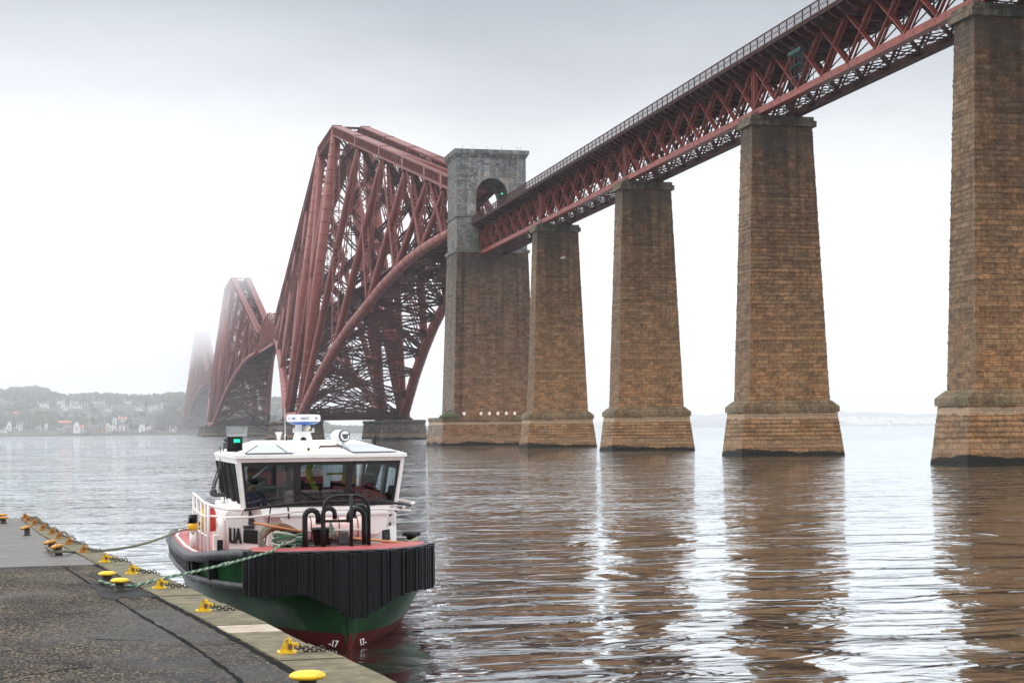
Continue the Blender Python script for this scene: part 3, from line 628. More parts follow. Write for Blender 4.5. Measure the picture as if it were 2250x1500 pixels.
def brk(b):
    n = int((S0-S1)/BS)
    for sx in (-1, 1):
        for i in range(n):
            s = -i*BS+.4
            pr = [(sx*(G+.1), 47.98), (sx*4.5, 47.98), (sx*4.5, 47.72), (sx*4.2, 47.42), (sx*3.6, 47.16), (sx*3.0, 47.02), (sx*(G+.1), 46.95)]
            if sx > 0: pr = pr[::-1]
            b.prism(pr, s-.07, s+.07, f=lambda x, y, z: (x, z, y))
            pts = [(sx*4.5, 47.72), (sx*4.2, 47.40), (sx*3.6, 47.14), (sx*3.0, 47.0), (sx*(G+.1), 46.93)]
            for p, q in zip(pts, pts[1:]): b.bar((p[0], s, p[1]), (q[0], s, q[1]), .5, .05, up=(0, 0, 1))
part('deck_bracket', brk, steel_dark, v)
def parapet(sx, nm):
    def f(b):
        x = sx*4.62
        b.box((x, (S0+S1)/2, 49.52), (.16, S0-S1, .09)); b.box((x, (S0+S1)/2, 48.22), (.10, S0-S1, .12)); b.box((x, (S0+S1)/2, 48.86), (.05, S0-S1, .05))
        n = int((S0-S1)/BS)
        for i in range(n+1):
            s = -i*BS+.4
            b.box((x, s, 48.85), (.12, .10, 1.35)); b.bar((x+sx*.02, s, 48.1), (x+sx*.42, s, 47.6), .07, .07); 
            if s-BS < S1: break
            m_ = 5
            for k in range(-2, m_):
                h = 1.2; p0 = k*BS/m_; 
                for sg in (1, -1):
                    a0, a1 = p0, p0+h*.72
                    z0, z1 = 48.28, 49.48
                    lo = max(0, a0); hi = min(BS, a1)
                    if hi <= lo: continue
                    za = z0+(lo-a0)/(a1-a0)*(z1-z0); zb = z0+(hi-a0)/(a1-a0)*(z1-z0)
                    if sg > 0: b.bar((x, s-lo, za), (x, s-hi, zb), .02, .035, caps=False, up=(1, 0, 0))
                    else: b.bar((x, s-BS+lo, za), (x, s-BS+hi, zb), .02, .035, caps=False, up=(1, 0, 0))
    part(nm, f, steel_dark, v)
parapet(-1, 'parapet'); parapet(1, 'parapet')

# small scaffold hung in the viaduct
t = thing('scaffold', 'green platform scaffold with hanging tubes slung inside the viaduct near the third pier', 'scaffold', (T-2.6, Y0-167, 0))
def sc1(b):
    for yy in (-1.6, -.5, .6, 1.6):
        for xx in (-.4, .9): b.tube([(xx, yy, 42.2), (xx, yy, 48.2)], .035, 6)
    for z in (43.4, 44.7, 46.2, 46.9):
        b.tube([(-.45, -1.7, z), (-.45, 1.7, z)], .035, 6); b.tube([(-.6, -.9, z+.1), (1.1, -.9, z+.1)], .035, 6)
part('tubes', sc1, dgrey, t)
part('platform', lambda b: (b.box((.2, 0, 46.0), (1.8, 3.4, .08)), b.box((-.7, 0, 46.25), (.04, 3.5, .35)), b.box((-.3, -.2, 44.5), (1.2, 2.2, .06))), mat('green_netting', (.015, .06, .055), .8), t)

# ------------------------------------------------------------ arched portal tower
t = thing('portal_tower', 'tall stone tower with an arched grey granite railway portal above brown masonry', 'bridge tower', (T, Y0, 0))
D0 = 5.2
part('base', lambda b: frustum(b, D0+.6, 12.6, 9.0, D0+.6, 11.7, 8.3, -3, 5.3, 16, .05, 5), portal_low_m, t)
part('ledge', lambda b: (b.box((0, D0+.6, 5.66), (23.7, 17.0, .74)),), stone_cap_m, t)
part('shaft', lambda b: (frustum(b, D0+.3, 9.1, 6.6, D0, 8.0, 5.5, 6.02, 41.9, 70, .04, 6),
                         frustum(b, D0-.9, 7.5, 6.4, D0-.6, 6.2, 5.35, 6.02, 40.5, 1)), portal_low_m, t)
part('string_course', lambda b: b.box((0, D0, 42.2), (16.7, 11.6, .7)), portal_up_m, t)
def mid(b):
    for sx in (-1, 1):
        x0, x1 = (-7.85, -3.05) if sx < 0 else (3.05, 7.85)
        b.b2(x0, x1, D0-5.3, D0+5.3, 42.56, 49.6)
    b.b2(-3.05, 3.05, 3.2, D0+5.3, 42.56, 47.0)
part('gate_walls', mid, portal_up_m, t)
part('band', lambda b: (b.b2(-8.05, -3.05, D0-5.5, D0+5.5, 49.62, 50.2), b.b2(3.05, 8.05, D0-5.5, D0+5.5, 49.62, 50.2)), portal_up_m, t)
ZS, RA, RO = 54.5, 3.55, 5.35
def arch(b):
    W, y0, y1, zt = 7.7, D0-5.25, D0+5.25, 62.6
    n = 16; arc = [(-RA*math.cos(math.pi*i/n), ZS+RA*math.sin(math.pi*i/n)*1.04) for i in range(n+1)]
    top = [(-W+2*W*i/n, zt) for i in range(n+1)]
    for y, fl in ((y0, 0), (y1, 1)):
        vs = [(x, y, z) for x, z in arc]+[(x, y, z) for x, z in top]
        fs = [(i, i+1, n+2+i, n+1+i) for i in range(n)]; b.add(vs, [f[::-1] for f in fs] if not fl else fs)
        for sx in (-1, 1):
            vs = [(sx*W, y, 50.2), (sx*RA, y, 50.2), (sx*RA, y, ZS), (sx*W, y, zt)]; b.add(vs, [(0, 1, 2, 3)])
    for i in range(n): b.add([(arc[i][0], y0, arc[i][1]), (arc[i+1][0], y0, arc[i+1][1]), (arc[i+1][0], y1, arc[i+1][1]), (arc[i][0], y1, arc[i][1])], [(0, 1, 2, 3)])
    for sx in (-1, 1):
        b.add([(sx*RA, y0, 50.2), (sx*RA, y1, 50.2), (sx*RA, y1, ZS), (sx*RA, y0, ZS)], [(0, 1, 2, 3)])
        b.add([(sx*W, y0, 50.2), (sx*W, y1, 50.2), (sx*W, y1, zt), (sx*W, y0, zt)], [(0, 1, 2, 3)])
part('arch_wall', arch, portal_up_m, t)
def vous(b):
    n = 17
    for i in range(n):
        a0, a1 = math.pi*(i+.03)/n, math.pi*(i+.97)/n; ro = RO+(.5 if i % 2 else 0)
        P = [(-r*math.cos(a), ZS+r*math.sin(a)*1.04) for r, a in ((RA+.01, a0), (ro, a0), (ro, a1), (RA+.01, a1))]
        b.prism(P, D0-5.42, D0-5.2, f=lambda x, y, z: (x, z, y))
    b.b2(-5.5, -RA-.01, D0-5.40, D0-5.2, 50.21, ZS); b.b2(RA+.01, 5.5, D0-5.40, D0-5.2, 50.21, ZS)
part('arch_ring', vous, granite_pale, t)
part('cornice', lambda b: b.loft([[(sx*w_, D0+sy*d_, z) for sx, sy in ((-1, -1), (1, -1), (1, 1), (-1, 1))] for w_, d_, z in ((7.75, 5.3, 62.6), (7.9, 5.45, 62.9), (8.35, 5.9, 63.6), (8.4, 5.95, 64.4))]), portal_up_m, t)
part('aerial_rods', lambda b: [b.box((x, D0+y, 64.8), (.05, .05, 1.0)) for x, y in ((-6.5, -5.3), (-4, -5.3), (-1, -5.3), (2.2, -5.4), (5.6, -5.3), (6.2, -5), (6.6, -5.4))], dgrey, t)
o = part('signal', lambda b: (b.box((2.35, D0-4.6, 54.9), (.5, .35, .9)),), black_p, None); o.location = (T, Y0, 0)
tag(o, 'small railway signal with a lit green lamp inside the portal arch', 'signal')
part('signal_lamp', lambda b: b.lathe([(.16, 0), (.16, .08), (.01, .1)], n=12, c=(2.35, D0-4.80, 54.9), tilt=Matrix.Rotation(R_(90), 3, 'X')), green_l, o)
# floodlights along the ledge, birds on the corner
fl0 = None
for i, X in enumerate((1020, 1038.5, 1057, 1075.5, 1094, 1112.5, 1131)):
    if i == 1: continue
    xx = on_z(X, 920, 0); d = ray(X, 913); k = (Y0+D0-7.3)/d.y; wx = d.x*k
    if fl0 is None:
        fl0 = thing('floodlight', 'white lit floodlight standing on the ledge at the foot of the portal tower', 'floodlight', group='floodlights on the portal tower ledge')
        part('stand', lambda b: b.box((0, 0, .2), (.12, .12, .4)), dgrey, fl0)
        part('lamp_head', lambda b: b.lathe([(.16, .35), (.30, .5), (.34, .85), (.2, 1.1), (.02, 1.15)], n=10), emis('pale_lamp', (.8, .72, .66), .08), fl0); o = fl0
    else: o = copy_tree(fl0)
    o['label'] = ['leftmost white floodlight on the ledge of the portal tower', 'x', 'white floodlight on the tower ledge, second from the left', 'white floodlight on the tower ledge, third from the left', 'white floodlight on the tower ledge, third from the right', 'white floodlight on the tower ledge, second from the right', 'rightmost white floodlight on the ledge of the portal tower'][i]
    o.location = (wx, Y0+D0-7.3, 6.03)

def bird(loc, s, rz, body_m, label, group=None, flying=False):
    t = thing('gull' if flying else 'seabird', label, 'bird', loc, rz, group)
    def f(b):
        b.tube([(-.24*s, 0, .16*s), (-.12*s, 0, .17*s), (.06*s, 0, .24*s), (.16*s, 0, .34*s), (.21*s, 0, .40*s), (.30*s, 0, .39*s)], [.02*s, .06*s, .08*s, .045*s, .04*s, .008*s], 8)
        if flying:
            for sy in (-1, 1):
                P = [(0, 0, .24), (.05, .28*sy, .36), (.0, .6*sy, .27), (-.10, .8*sy, .16)]
                for p, q, w0, w1 in ((P[0], P[1], .09, .08), (P[1], P[2], .08, .055), (P[2], P[3], .055, .01)):
                    vs = [(p[0]+w0, p[1], p[2]), (p[0]-w0, p[1], p[2]+.012), (q[0]-w1, q[1], q[2]+.012), (q[0]+w1, q[1], q[2])]
                    vs = [tuple(c*s for c in v_) for v_ in vs]; vs += [(x, y, z+.02*s) for x, y, z in vs]
                    b.add(vs, [(0, 1, 2, 3), (7, 6, 5, 4), (0, 4, 5, 1), (1, 5, 6, 2), (2, 6, 7, 3), (3, 7, 4, 0)])
        else:
            for y in (-.03, .03): b.tube([(.0, y*s, .18*s), (.02*s, y*s, 0)], .01*s, 5)
    part('body', f, body_m, t)
    return t
gull_m = mat('gull_white', (.7, .7, .7), .7); corm = mat('dark_feathers', (.03, .03, .035), .7)
g0 = ray(1237, 570); k = 270/g0.y
bird(tuple(Vector((0, 0, CH))+g0*k), 1.15, R_(200), gull_m, 'white gull flying in front of the brown pier beside the portal tower', flying=True)
for i in range(8):
    bird((T-11.3+i*.36, Y0+D0-7.6+.5*(i % 3), 6.75+.35*math.sin(i*.45)), 1.3, R_(60+i*40), corm, ['leftmost dark seabird on the mossy corner of the tower ledge', 'dark seabird on the mossy tower ledge, second from the left', 'dark seabird on the mossy tower ledge, third from the left', 'dark seabird on the mossy tower ledge, fourth from the left', 'dark seabird on the mossy tower ledge, fourth from the right', 'dark seabird on the mossy tower ledge, third from the right', 'dark seabird on the mossy tower ledge, second from the right', 'rightmost dark seabird on the mossy corner of the tower ledge'][i], 'seabirds on the tower ledge')
part('moss_mound', lambda b: b.lathe([(2.3, 6.04), (1.9, 6.5), (1.2, 6.9), (.5, 7.05)], c=(-10.2, D0-6.5, 0), n=14), mat('green_moss', (.045, .06, .022), .9, var=.4, vscale=3, bump=.8, bscale=6), bpy.data.objects['portal_tower'])

# ------------------------------------------------------------ cantilevers
def lat(b, p, q, w_, h_, seg, t_=.14, sides=4, up=(0, 0, 1), mi=0):
    """lattice box member from p to q"""
    p = Vector(p); q = Vector(q); d = (q-p); ln = d.length; d.normalize(); u = Vector(up)
    if abs(d.dot(u)) > .98: u = Vector((1, 0, 0))
    a = d.cross(u).normalized()*w_/2; c = a.cross(d).normalized()*h_/2
    cs = [-a-c, a-c, a+c, -a+c]
    for k in cs: b.bar(p+k, q+k, t_*2.2, t_*2.2, mi=mi, caps=False)
    n = max(2, int(ln/seg))
    for f in range(sides):
        e0, e1 = (cs[f], cs[(f+1) % 4]) if sides == 4 else (cs[f*2], cs[f*2+1])
        for i in range(n):
            A, B_ = p+d*ln*i/n, p+d*ln*(i+1)/n
            if i % 2: b.bar(A+e0, B_+e1, t_, t_, mi=mi, caps=False)
            else: b.bar(A+e1, B_+e0, t_, t_, mi=mi, caps=False)
ARM = 207.3
TOPD = [0, 54, 101, 139, 169.5, 190, ARM]
BOTD = [0, 63, 113.5, 147, 175, 196, ARM]
BOTZ = {0: 7.69, 20: 15.2, 40: 22.2, 63: 28.7, 88: 34.6, 113.5: 39.2, 130: 42.4, 147: 44.9, 161: 46.6, 175: 47.7, 190: 48.3, ARM: 48.6}
bk = sorted(BOTZ)
def botz(d):
    for a, c in zip(bk, bk[1:]):
        if d <= c: return BOTZ[a]+(BOTZ[c]-BOTZ[a])*(d-a)/(c-a)
    return BOTZ[ARM]
def bott(d): return 18.3-13.4*d/ARM
def topz(d): return 111.9-.2515*d
def topt(d): return 5.1-1.7*d/ARM
def cantilever(s0, LT, label, det, cut=True):
    """s0 = near pair of columns, LT = distance between the column pairs"""
    t = thing('cantilever_truss', label, 'cantilever bridge', (T, Y0+s0, 0), group='cantilever towers of the railway bridge')
    seg = [2.2, 4.0, 6.5][det]; lt = [.155, .22, .3][det]; nt_ = [14, 10, 8][det]
    for sx in (-1, 1):
        for s in (0, LT): part('tower_leg', lambda b: (b.tube([(sx*18.3, s, 7.69), (sx*5.1, s, 110.5)], 1.83, nt_), [b.tube([lerp((sx*18.3, s, 7.69), (sx*5.1, s, 110.5), k), lerp((sx*18.3, s, 7.69), (sx*5.1, s, 110.5), k+.004)], 1.9, nt_) for k in [i*.045 for i in range(1, 22)]]), steel2 if True else steel, t)
        # tower X struts and base
        part('tower_diagonal', lambda b: (b.tube([(sx*17.6, 1, 9), (sx*5.4, LT-1, 109.5)], 1.25, nt_), b.tube([(sx*17.6, LT-1, 9), (sx*5.4, 1, 109.5)], 1.25, nt_)), steel, t)
        part('base_tube', lambda b: b.tube([(sx*18.3, -1, 8.6), (sx*18.3, LT+1, 8.6)], 1.7, nt_), steel2, t)
        def tg(b):
            p, q = (sx*5.1, 0, 110.2), (sx*5.1, LT, 110.2)
            lat(b, p, q, 3.0, 3.4, seg*.8, lt*1.1); b.bar((sx*5.1, 0, 111.9), (sx*5.1, LT, 111.9), 3.3, .35); b.bar((sx*5.1, 0, 108.5), (sx*5.1, LT, 108.5), 3.3, .35)
        part('tower_top_girder', tg, steel, t)
    def tx(b):
        for s in (0, LT):
            lat(b, (-5.1, s, 110), (5.1, s, 110), 2.2, 2.6, seg*.7, lt)
            for k in range(5):
                z0 = 12+k*19.5; z1 = z0+19.5
                f = lambda z: 18.3-13.2*(z-7.69)/102.8
                lat(b, (-f(z0), s, z0), (f(z1), s, z1), 1.2, 1.2, seg, lt, 4); lat(b, (f(z0), s, z0), (-f(z1), s, z1), 1.2, 1.2, seg, lt, 4)
            if s == 0 or True: lat(b, (-16.6, s, 9.2), (16.6, s, 9.2), 1.6, 3.4, seg, lt*1.4)
        n = 3 if LT < 50 else 5
        for k in range(n):
            a, c = LT*k/n, LT*(k+1)/n
            lat(b, (-18, a, 9), (18, c, 9), .8, .8, seg*1.5, lt, 2); lat(b, (18, a, 9), (-18, c, 9), .8, .8, seg*1.5, lt, 2)
        b.box((0, 0, 8.9), (33, .4, 2.2)); b.box((0, LT, 8.9), (33, .4, 2.2))
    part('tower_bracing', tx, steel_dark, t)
    for dr in (-1, 1):
        yy = lambda d: (-d if dr < 0 else LT+d)
        for sx in (-1, 1):
            def bc(b):
                P = [(sx*bott(d), yy(d), botz(d)) for d in bk]
                r = [1.83-.75*(d/ARM) for d in bk]
                b.tube(P, r, nt_)
                if det == 0:
                    for i in range(34):
                        d = 6*i+3; p = Vector((sx*bott(d), yy(d), botz(d))); q = Vector((sx*bott(d+.5), yy(d+.5), botz(d+.5)))
                        b.tube([p, q], 1.86-.75*d/ARM+.06, nt_)
            part('bottom_chord', bc, steel2, t)
            def tch(b):
                n = len(TOPD)
                h = lambda d: 3.5-.9*d/ARM
                p, q = Vector((sx*topt(0), yy(0), topz(0)-1.75)), Vector((sx*topt(ARM), yy(ARM), topz(ARM)-1.3))
                lat(b, p, q, 3.0, 3.0, seg*.55, lt*1.1, 4)
                for o_, th in ((1.6, .45), (-1.6, .45)):
                    b.bar(p+Vector((0, 0, o_)), q+Vector((0, 0, o_*.8)), 3.3, th)
                for d in TOPD[:-1]: b.box((sx*topt(d), yy(d), topz(d)-1.9), (3.4, 2.4, 3.9))
            part('top_chord', tch, steel, t)
            for i in range(1, 6):
                d0, d1 = BOTD[i-1], TOPD[i]
                p, q = Vector((sx*bott(d0), yy(d0+1.2), botz(d0)+.8)), Vector((sx*topt(d1), yy(d1), topz(d1)-2.5)); r0 = [1.22, 1.2, 1.05, .92, .8][i-1]
                part('strut', lambda b: b.tube([p, lerp(p, q, .12), lerp(p, q, .5), lerp(p, q, .9), q], [r0*.8, r0, r0, r0, r0*.7], nt_), steel, t)
            def ties(b):
                for i in range(6):
                    d0, d1 = TOPD[i], BOTD[i+1]
                    wd = 1.9-.2*i
                    p, q = (sx*topt(d0), yy(d0+.8), topz(d0)-3), (sx*bott(d1), yy(d1), botz(d1)+.6)
                    lat(b, p, q, wd, wd, seg, lt, 4)
                d = TOPD[5]; 
                # light hangers down to the internal railway girder
                for i in range(1, 6):
                    x, y = bott(BOTD[i])*.0+sx*(topt(TOPD[i])+ .5*(bott(TOPD[i])-topt(TOPD[i]))*.6), yy(TOPD[i])
                    f = (topz(TOPD[i])-50)/(topz(TOPD[i])-botz(TOPD[i]))
                    lat(b, (sx*topt(TOPD[i]), y, topz(TOPD[i])-3), (sx*(topt(TOPD[i])+(bott(TOPD[i])-topt(TOPD[i]))*f), y, 50), .8, .8, seg, lt*.8, 4)
            part('lattice_ties', ties, steel, t)
        def cross(b):
            # bracing between the two faces
            for i in range(1, 7):
                d0, d1 = BOTD[i-1], TOPD[i] if i < 6 else ARM
                p0, q0 = Vector((bott(d0), yy(d0), botz(d0))), Vector((topt(d1), yy(d1), topz(d1)-2))
                n = max(1, 5-i)
                for k in range(n):
                    a, c = lerp(p0, q0, k/n), lerp(p0, q0, (k+1)/n); a2, c2 = Vector((-a.x, a.y, a.z)), Vector((-c.x, c.y, c.z))
                    wd = 1.0
                    lat(b, a, c2, wd, wd, seg, lt, 4); lat(b, a2, c, wd, wd, seg, lt, 4)
                # lateral bracing of the tie planes, thinner
                d0, d1 = TOPD[i-1], BOTD[i]
                p0, q0 = Vector((topt(d0), yy(d0), topz(d0)-2)), Vector((bott(d1), yy(d1), botz(d1)))
                n = max(1, 5-i)
                for k in range(n):
                    a, c = lerp(p0, q0, k/n), lerp(p0, q0, (k+1)/n); a2, c2 = Vector((-a.x, a.y, a.z)), Vector((-c.x, c.y, c.z))
                    lat(b, c, c2, .7, .7, seg*1.3, lt*.8, 2)
            # bottom and top wind bracing
            m_ = 11
            for k in range(m_):
                a, c = ARM*(k/m_)**.95, ARM*((k+1)/m_)**.95
                P = [Vector((sx*bott(x), yy(x), botz(x))) for x in (a, c) for sx in (-1, 1)]
                wd = 1.3*(1-.4*k/m_)
                lat(b, P[0], P[3], wd, wd, seg*.9, lt, 4); lat(b, P[1], P[2], wd, wd, seg*.9, lt, 4); lat(b, P[2], P[3], wd, wd, seg*.9, lt, 4)
            for k in range(12):
                a, c = ARM*k/12, ARM*(k+1)/12
                P = [Vector((sx*topt(x), yy(x), topz(x)-1.6)) for x in (a, c) for sx in (-1, 1)]
                lat(b, P[0], P[3], .6, .6, seg, lt*.8, 2); lat(b, P[1], P[2], .6, .6, seg, lt*.8, 2); b.bar(P[2], P[3], .5, .5)
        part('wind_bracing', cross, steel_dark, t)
    # internal railway girder and its trestles
    def rail(b):
        y0, y1 = -ARM+3, LT+ARM
        b.box((0, (y0+y1)/2, 49.9), (8.0, y1-y0, .25))
        for x in (-4.1, 4.1):
            b.box((x, (y0+y1)/2, 49.8), (.2, y1-y0, .6)); b.box((x, (y0+y1)/2, 51.4), (.12, y1-y0, .12))
        for x in (-2.6, 2.6):
            b.box((x, (y0+y1)/2, 49.4), (.7, y1-y0, .4)); 
            ya, yb_ = y0+40, y1-40
            b.box((x, (ya+yb_)/2, 44.6), (.6, yb_-ya, .5))
            n = int((yb_-ya)/5)
            for i in range(n):
                a, c = ya+(yb_-ya)*i/n, ya+(yb_-ya)*(i+1)/n
                b.bar((x, a, 49.2), (x, c, 44.8), .3, .3, caps=False); b.bar((x, c, 49.2), (x, a, 44.8), .3, .3, caps=False)
        n = int((y1-y0)/4)
        for i in range(n): y = y0+(y1-y0)*i/n; b.box((0, y, 49.3), (8, .3, .8)); b.box((-4.1, y, 50.6), (.1, .12, 1.6)); b.box((4.1, y, 50.6), (.1, .12, 1.6))
        for dr in (-1, 1):
            for d in (54, 101):
                y = -d if dr < 0 else LT+d
                z0 = botz(d)
                for sx in (-1, 1):
                    lat(b, (sx*2.6, y, 44.6), (sx*(bott(d)-1), y, z0), 1, 1, seg, lt, 4)
        for y in (0, LT):
            b.box((0, y, 43.9), (28, .8, 1.4))
    part('railway_girder', rail, steel_dark, t)
    return t
cantilever(221.1, 44.2, 'nearest and largest red steel cantilever tower with sloping tubes and top girder', 0)
S2 = 221.1+44.2+521.2
cantilever(S2, 79.2, 'second red cantilever tower on the water, half as tall in the photo, top in mist', 1)
S3 = S2+79.2+521.2
cantilever(S3, 44.2, 'farthest red cantilever tower fading into fog beside the wooded shore', 2)

def suspended(s0, ln, label, det):
    t = thing('suspended_span', label, 'bridge span', (T, Y0+s0, 0))
    n = 10; top = lambda k: 59.6+7.2*math.sin(math.pi*k/n)-.0; bot = 48.6
    for sx in (-1, 1):
        part('top_chord', lambda b: [b.bar((sx*3.5, ln*k/n, top(k)), (sx*3.5, ln*(k+1)/n, top(k+1)), 1.0, 1.0) for k in range(n)], steel2, t)
        part('bottom_chord', lambda b: b.box((sx*4.0, ln/2, bot), (1.1, ln, 1.0)), steel2, t)
        def web(b):
            for k in range(n+1):
                b.bar((sx*4, ln*k/n, bot), (sx*3.5, ln*k/n, top(k)), .5, .6)
                if k < n: b.bar((sx*4, ln*k/n, bot), (sx*3.5, ln*(k+1)/n, top(k+1)), .45, .5); b.bar((sx*3.5, ln*k/n, top(k)), (sx*4, ln*(k+1)/n, bot), .45, .5)
        part('web', web, steel, t)
    def lt_(b):
        b.box((0, ln/2, 49.3), (8, ln, .8))
        for k in range(n+1):
            b.bar((-4, ln*k/n, bot), (4, ln*k/n, bot), .5, .5); b.bar((-3.5, ln*k/n, top(k)), (3.5, ln*k/n, top(k)), .4, .4)
            if k < n: b.bar((-4, ln*k/n, bot), (4, ln*(k+1)/n, bot), .35, .35); b.bar((4, ln*k/n, bot), (-4, ln*(k+1)/n, bot), .35, .35)
    part('deck', lt_, steel_dark, t)
suspended(221.1+44.2+ARM, 521.2-2*ARM, 'arched red girder span hung between the nearest and second cantilever towers', 0)
suspended(S2+79.2+ARM, 521.2-2*ARM, 'arched red girder span hung between the second and farthest cantilever towers', 1)

# round granite foot piers
FN = {0: 'nearest cantilever tower', 1: 'second cantilever tower', 2: 'farthest cantilever tower'}
for ti, (s0, LT) in enumerate(((221.1, 44.2), (S2, 79.2), (S3, 44.2))):
    for sx in (-1, 1):
        for k, s in enumerate((s0, s0+LT)):
            t = thing('foot_pier', 'round granite pier under the %s %s column of the %s' % ('near' if k == 0 else 'far', 'left' if sx < 0 else 'right', FN[ti]), 'foot pier', (T+sx*18.3, Y0+s, 0), group='round granite foot piers')
            part('drum', lambda b: b.lathe([(9.0, -3), (8.6, 0), (8.1, 3.5), (7.75, 5.9)], n=40), foot_m, t)
            part('coping', lambda b: b.lathe([(8.05, 5.9), (8.1, 6.0), (8.1, 6.75), (7.8, 6.95), (3, 7.0)], n=40), foot_m, t)
            part('bedplate', lambda b: b.lathe([(3.6, 6.98), (3.4, 7.4), (2.6, 7.9), (2.2, 8.8)], n=16), steel_dark, t)
# landing platform with railings by the near foot pier
t = thing('landing_stage', 'dark steel landing stage with railings beside the nearest tower foot', 'landing stage', (T-28.5, Y0+266, 0))
part('platform', lambda b: (b.box((0, 0, 6.9), (12, 5, .3)), b.bar((-4, 0, 6.7), (2.5, 0, 3.6), .4, .4), b.bar((0, 0, 6.7), (4.5, 0, 3.6), .4, .4)), dgrey, t)
part('railing', lambda b: ([b.box((-5.5+i*1.1, y, 8.0), (.12, .12, 2.0)) for i in range(11) for y in (-2.3, 2.3)], [b.box((0, y, z), (11.5, .1, .1)) for y in (-2.3, 2.3) for z in (8, 9)], b.box((-3, 0, 8.0), (1.5, 1.5, 1.8)), b.box((3, 0, 8.4), (1, 1, 2.4))), dgrey, t)

# ------------------------------------------------------------ far shores
RG = [(-500, 846), (-200, 850), (0, 851), (32, 850), (75, 846), (100, 852), (120, 860), (142, 865), (205, 862), (280, 865), (317, 867), (360, 862), (392, 859), (410, 867), (520, 868), (600, 871), (622, 875), (660, 890), (700, 910), (730, 926), (800, 931), (870, 938), (930, 944), (1010, 947)]
def rid(X, tab):
    for (a, ya), (c, yc) in zip(tab, tab[1:]):
        if X <= c: return ya+(yc-ya)*(X-a)/(c-a)
    return tab[-1][1]
def gdist(X):                                     # unit ground direction for photo column X
    d = ray(X, 950); h = Vector((d.x, d.y)); return h.normalized(), d
def hgt(X, Y, dist):                              # height at horizontal distance dist along pixel ray
    d = ray(X, Y); return CH+d.z/math.hypot(d.x, d.y)*dist
D_SH, D_TOP = 1680, 2250
def terr(X, dist):
    zr = max(6, hgt(X, rid(X, RG), D_TOP)-8)
    u = min(1, max(0, (dist-D_SH)/(D_TOP-D_SH)))
    z = 2.2+(zr-2.2)*(u*u*(3-2*u)*.6+.4*u)
    if dist > D_TOP: z = zr-(dist-D_TOP)*.02
    return z
hill_m = mat('wooded_hillside', (.055, .06, .045), .95, stops=[(.3, (.022, .028, .022)), (.5, (.05, .058, .042)), (.62, (.085, .085, .06)), (.8, (.045, .045, .035))], vscale=.012, bump=0)
b = MB(); rnd = random.Random(5)
Xs = [-500+i*5 for i in range(310)]; Ds = [D_SH-6, D_SH, D_SH+6, D_SH+25, 1730, 1760, 1790, 1820, 1860, 1900, 1950, 2000, 2060, 2120, 2190, 2250, 2330, 2500, 2800]
vs = []
for X in Xs:
    g, _ = gdist(X)
    for j, d in enumerate(Ds):
        z = terr(X, d)+(rnd.uniform(-1.5, 4.0) if d > 1700 else 0)
        if j == 0: z = -2
        vs.append((g.x*d, g.y*d, z))
nD = len(Ds); b.add(vs, [(i*nD+j, (i+1)*nD+j, (i+1)*nD+j+1, i*nD+j+1) for i in range(len(Xs)-1) for j in range(nD-1)], smooth=True)
tag(b.build('hills', hill_m), kind='structure')
# misty shore on the right and behind
b = MB(); vs = []; RG2 = [(900, 941), (1000, 940), (1250, 932), (1330, 922), (1500, 912), (1600, 905), (1750, 900), (1900, 903), (2000, 908), (2150, 905), (2300, 900), (2500, 905), (3200, 915)]
Xs = [900+i*10 for i in range(230)]; Ds = [3680, 3700, 3760, 3900, 4200, 4600, 5200]
for X in Xs:
    g, _ = gdist(min(X, 2600)); zr = max(4, hgt(X, rid(X, RG2), 4600)-3)
    for j, d in enumerate(Ds): u = max(0, min(1, (d-3700)/900)); vs.append((g.x*d, g.y*d, (-2 if j == 0 else 2+(zr-2)*u)+(rnd.uniform(-2, 4) if j > 1 else 0)))
nD = len(Ds); b.add(vs, [(i*nD+j, (i+1)*nD+j, (i+1)*nD+j+1, i*nD+j+1) for i in range(len(Xs)-1) for j in range(nD-1)], smooth=True)
tag(b.build('far_hills', hill_m), kind='structure')
pale_wall = mat('white_render', (.72, .71, .69), .8, var=.06, vscale=.2)
b = MB()
for i in range(260):
    X = rnd.uniform(1850, 2500); d = rnd.uniform(3720, 4050); g, _ = gdist(X); zr = hgt(X, rid(X, RG2), 4600); z = 2+(zr-2)*(d-3700)/900
    b.box((g.x*d, g.y*d, z+3), (rnd.uniform(6, 16), 8, rnd.uniform(5, 11)), rz=rnd.uniform(-.4, .4))
tag(b.build('town', pale_wall), 'faint pale town along the misty shore between the two right piers', 'town', kind='stuff')

grey_wall = mat('grey_stone_wall', (.30, .28, .26), .85, var=.15, vscale=.3); brown_wall = mat('brown_stone_wall', (.30, .22, .18), .85, var=.15, vscale=.3)
slate = mat('slate_roof', (.10, .105, .12), .7, var=.1, vscale=.5); redroof = mat('red_tile_roof', (.42, .14, .09), .8, var=.1, vscale=.5); winm = mat('dark_window_glass', (.03, .035, .04), .2)
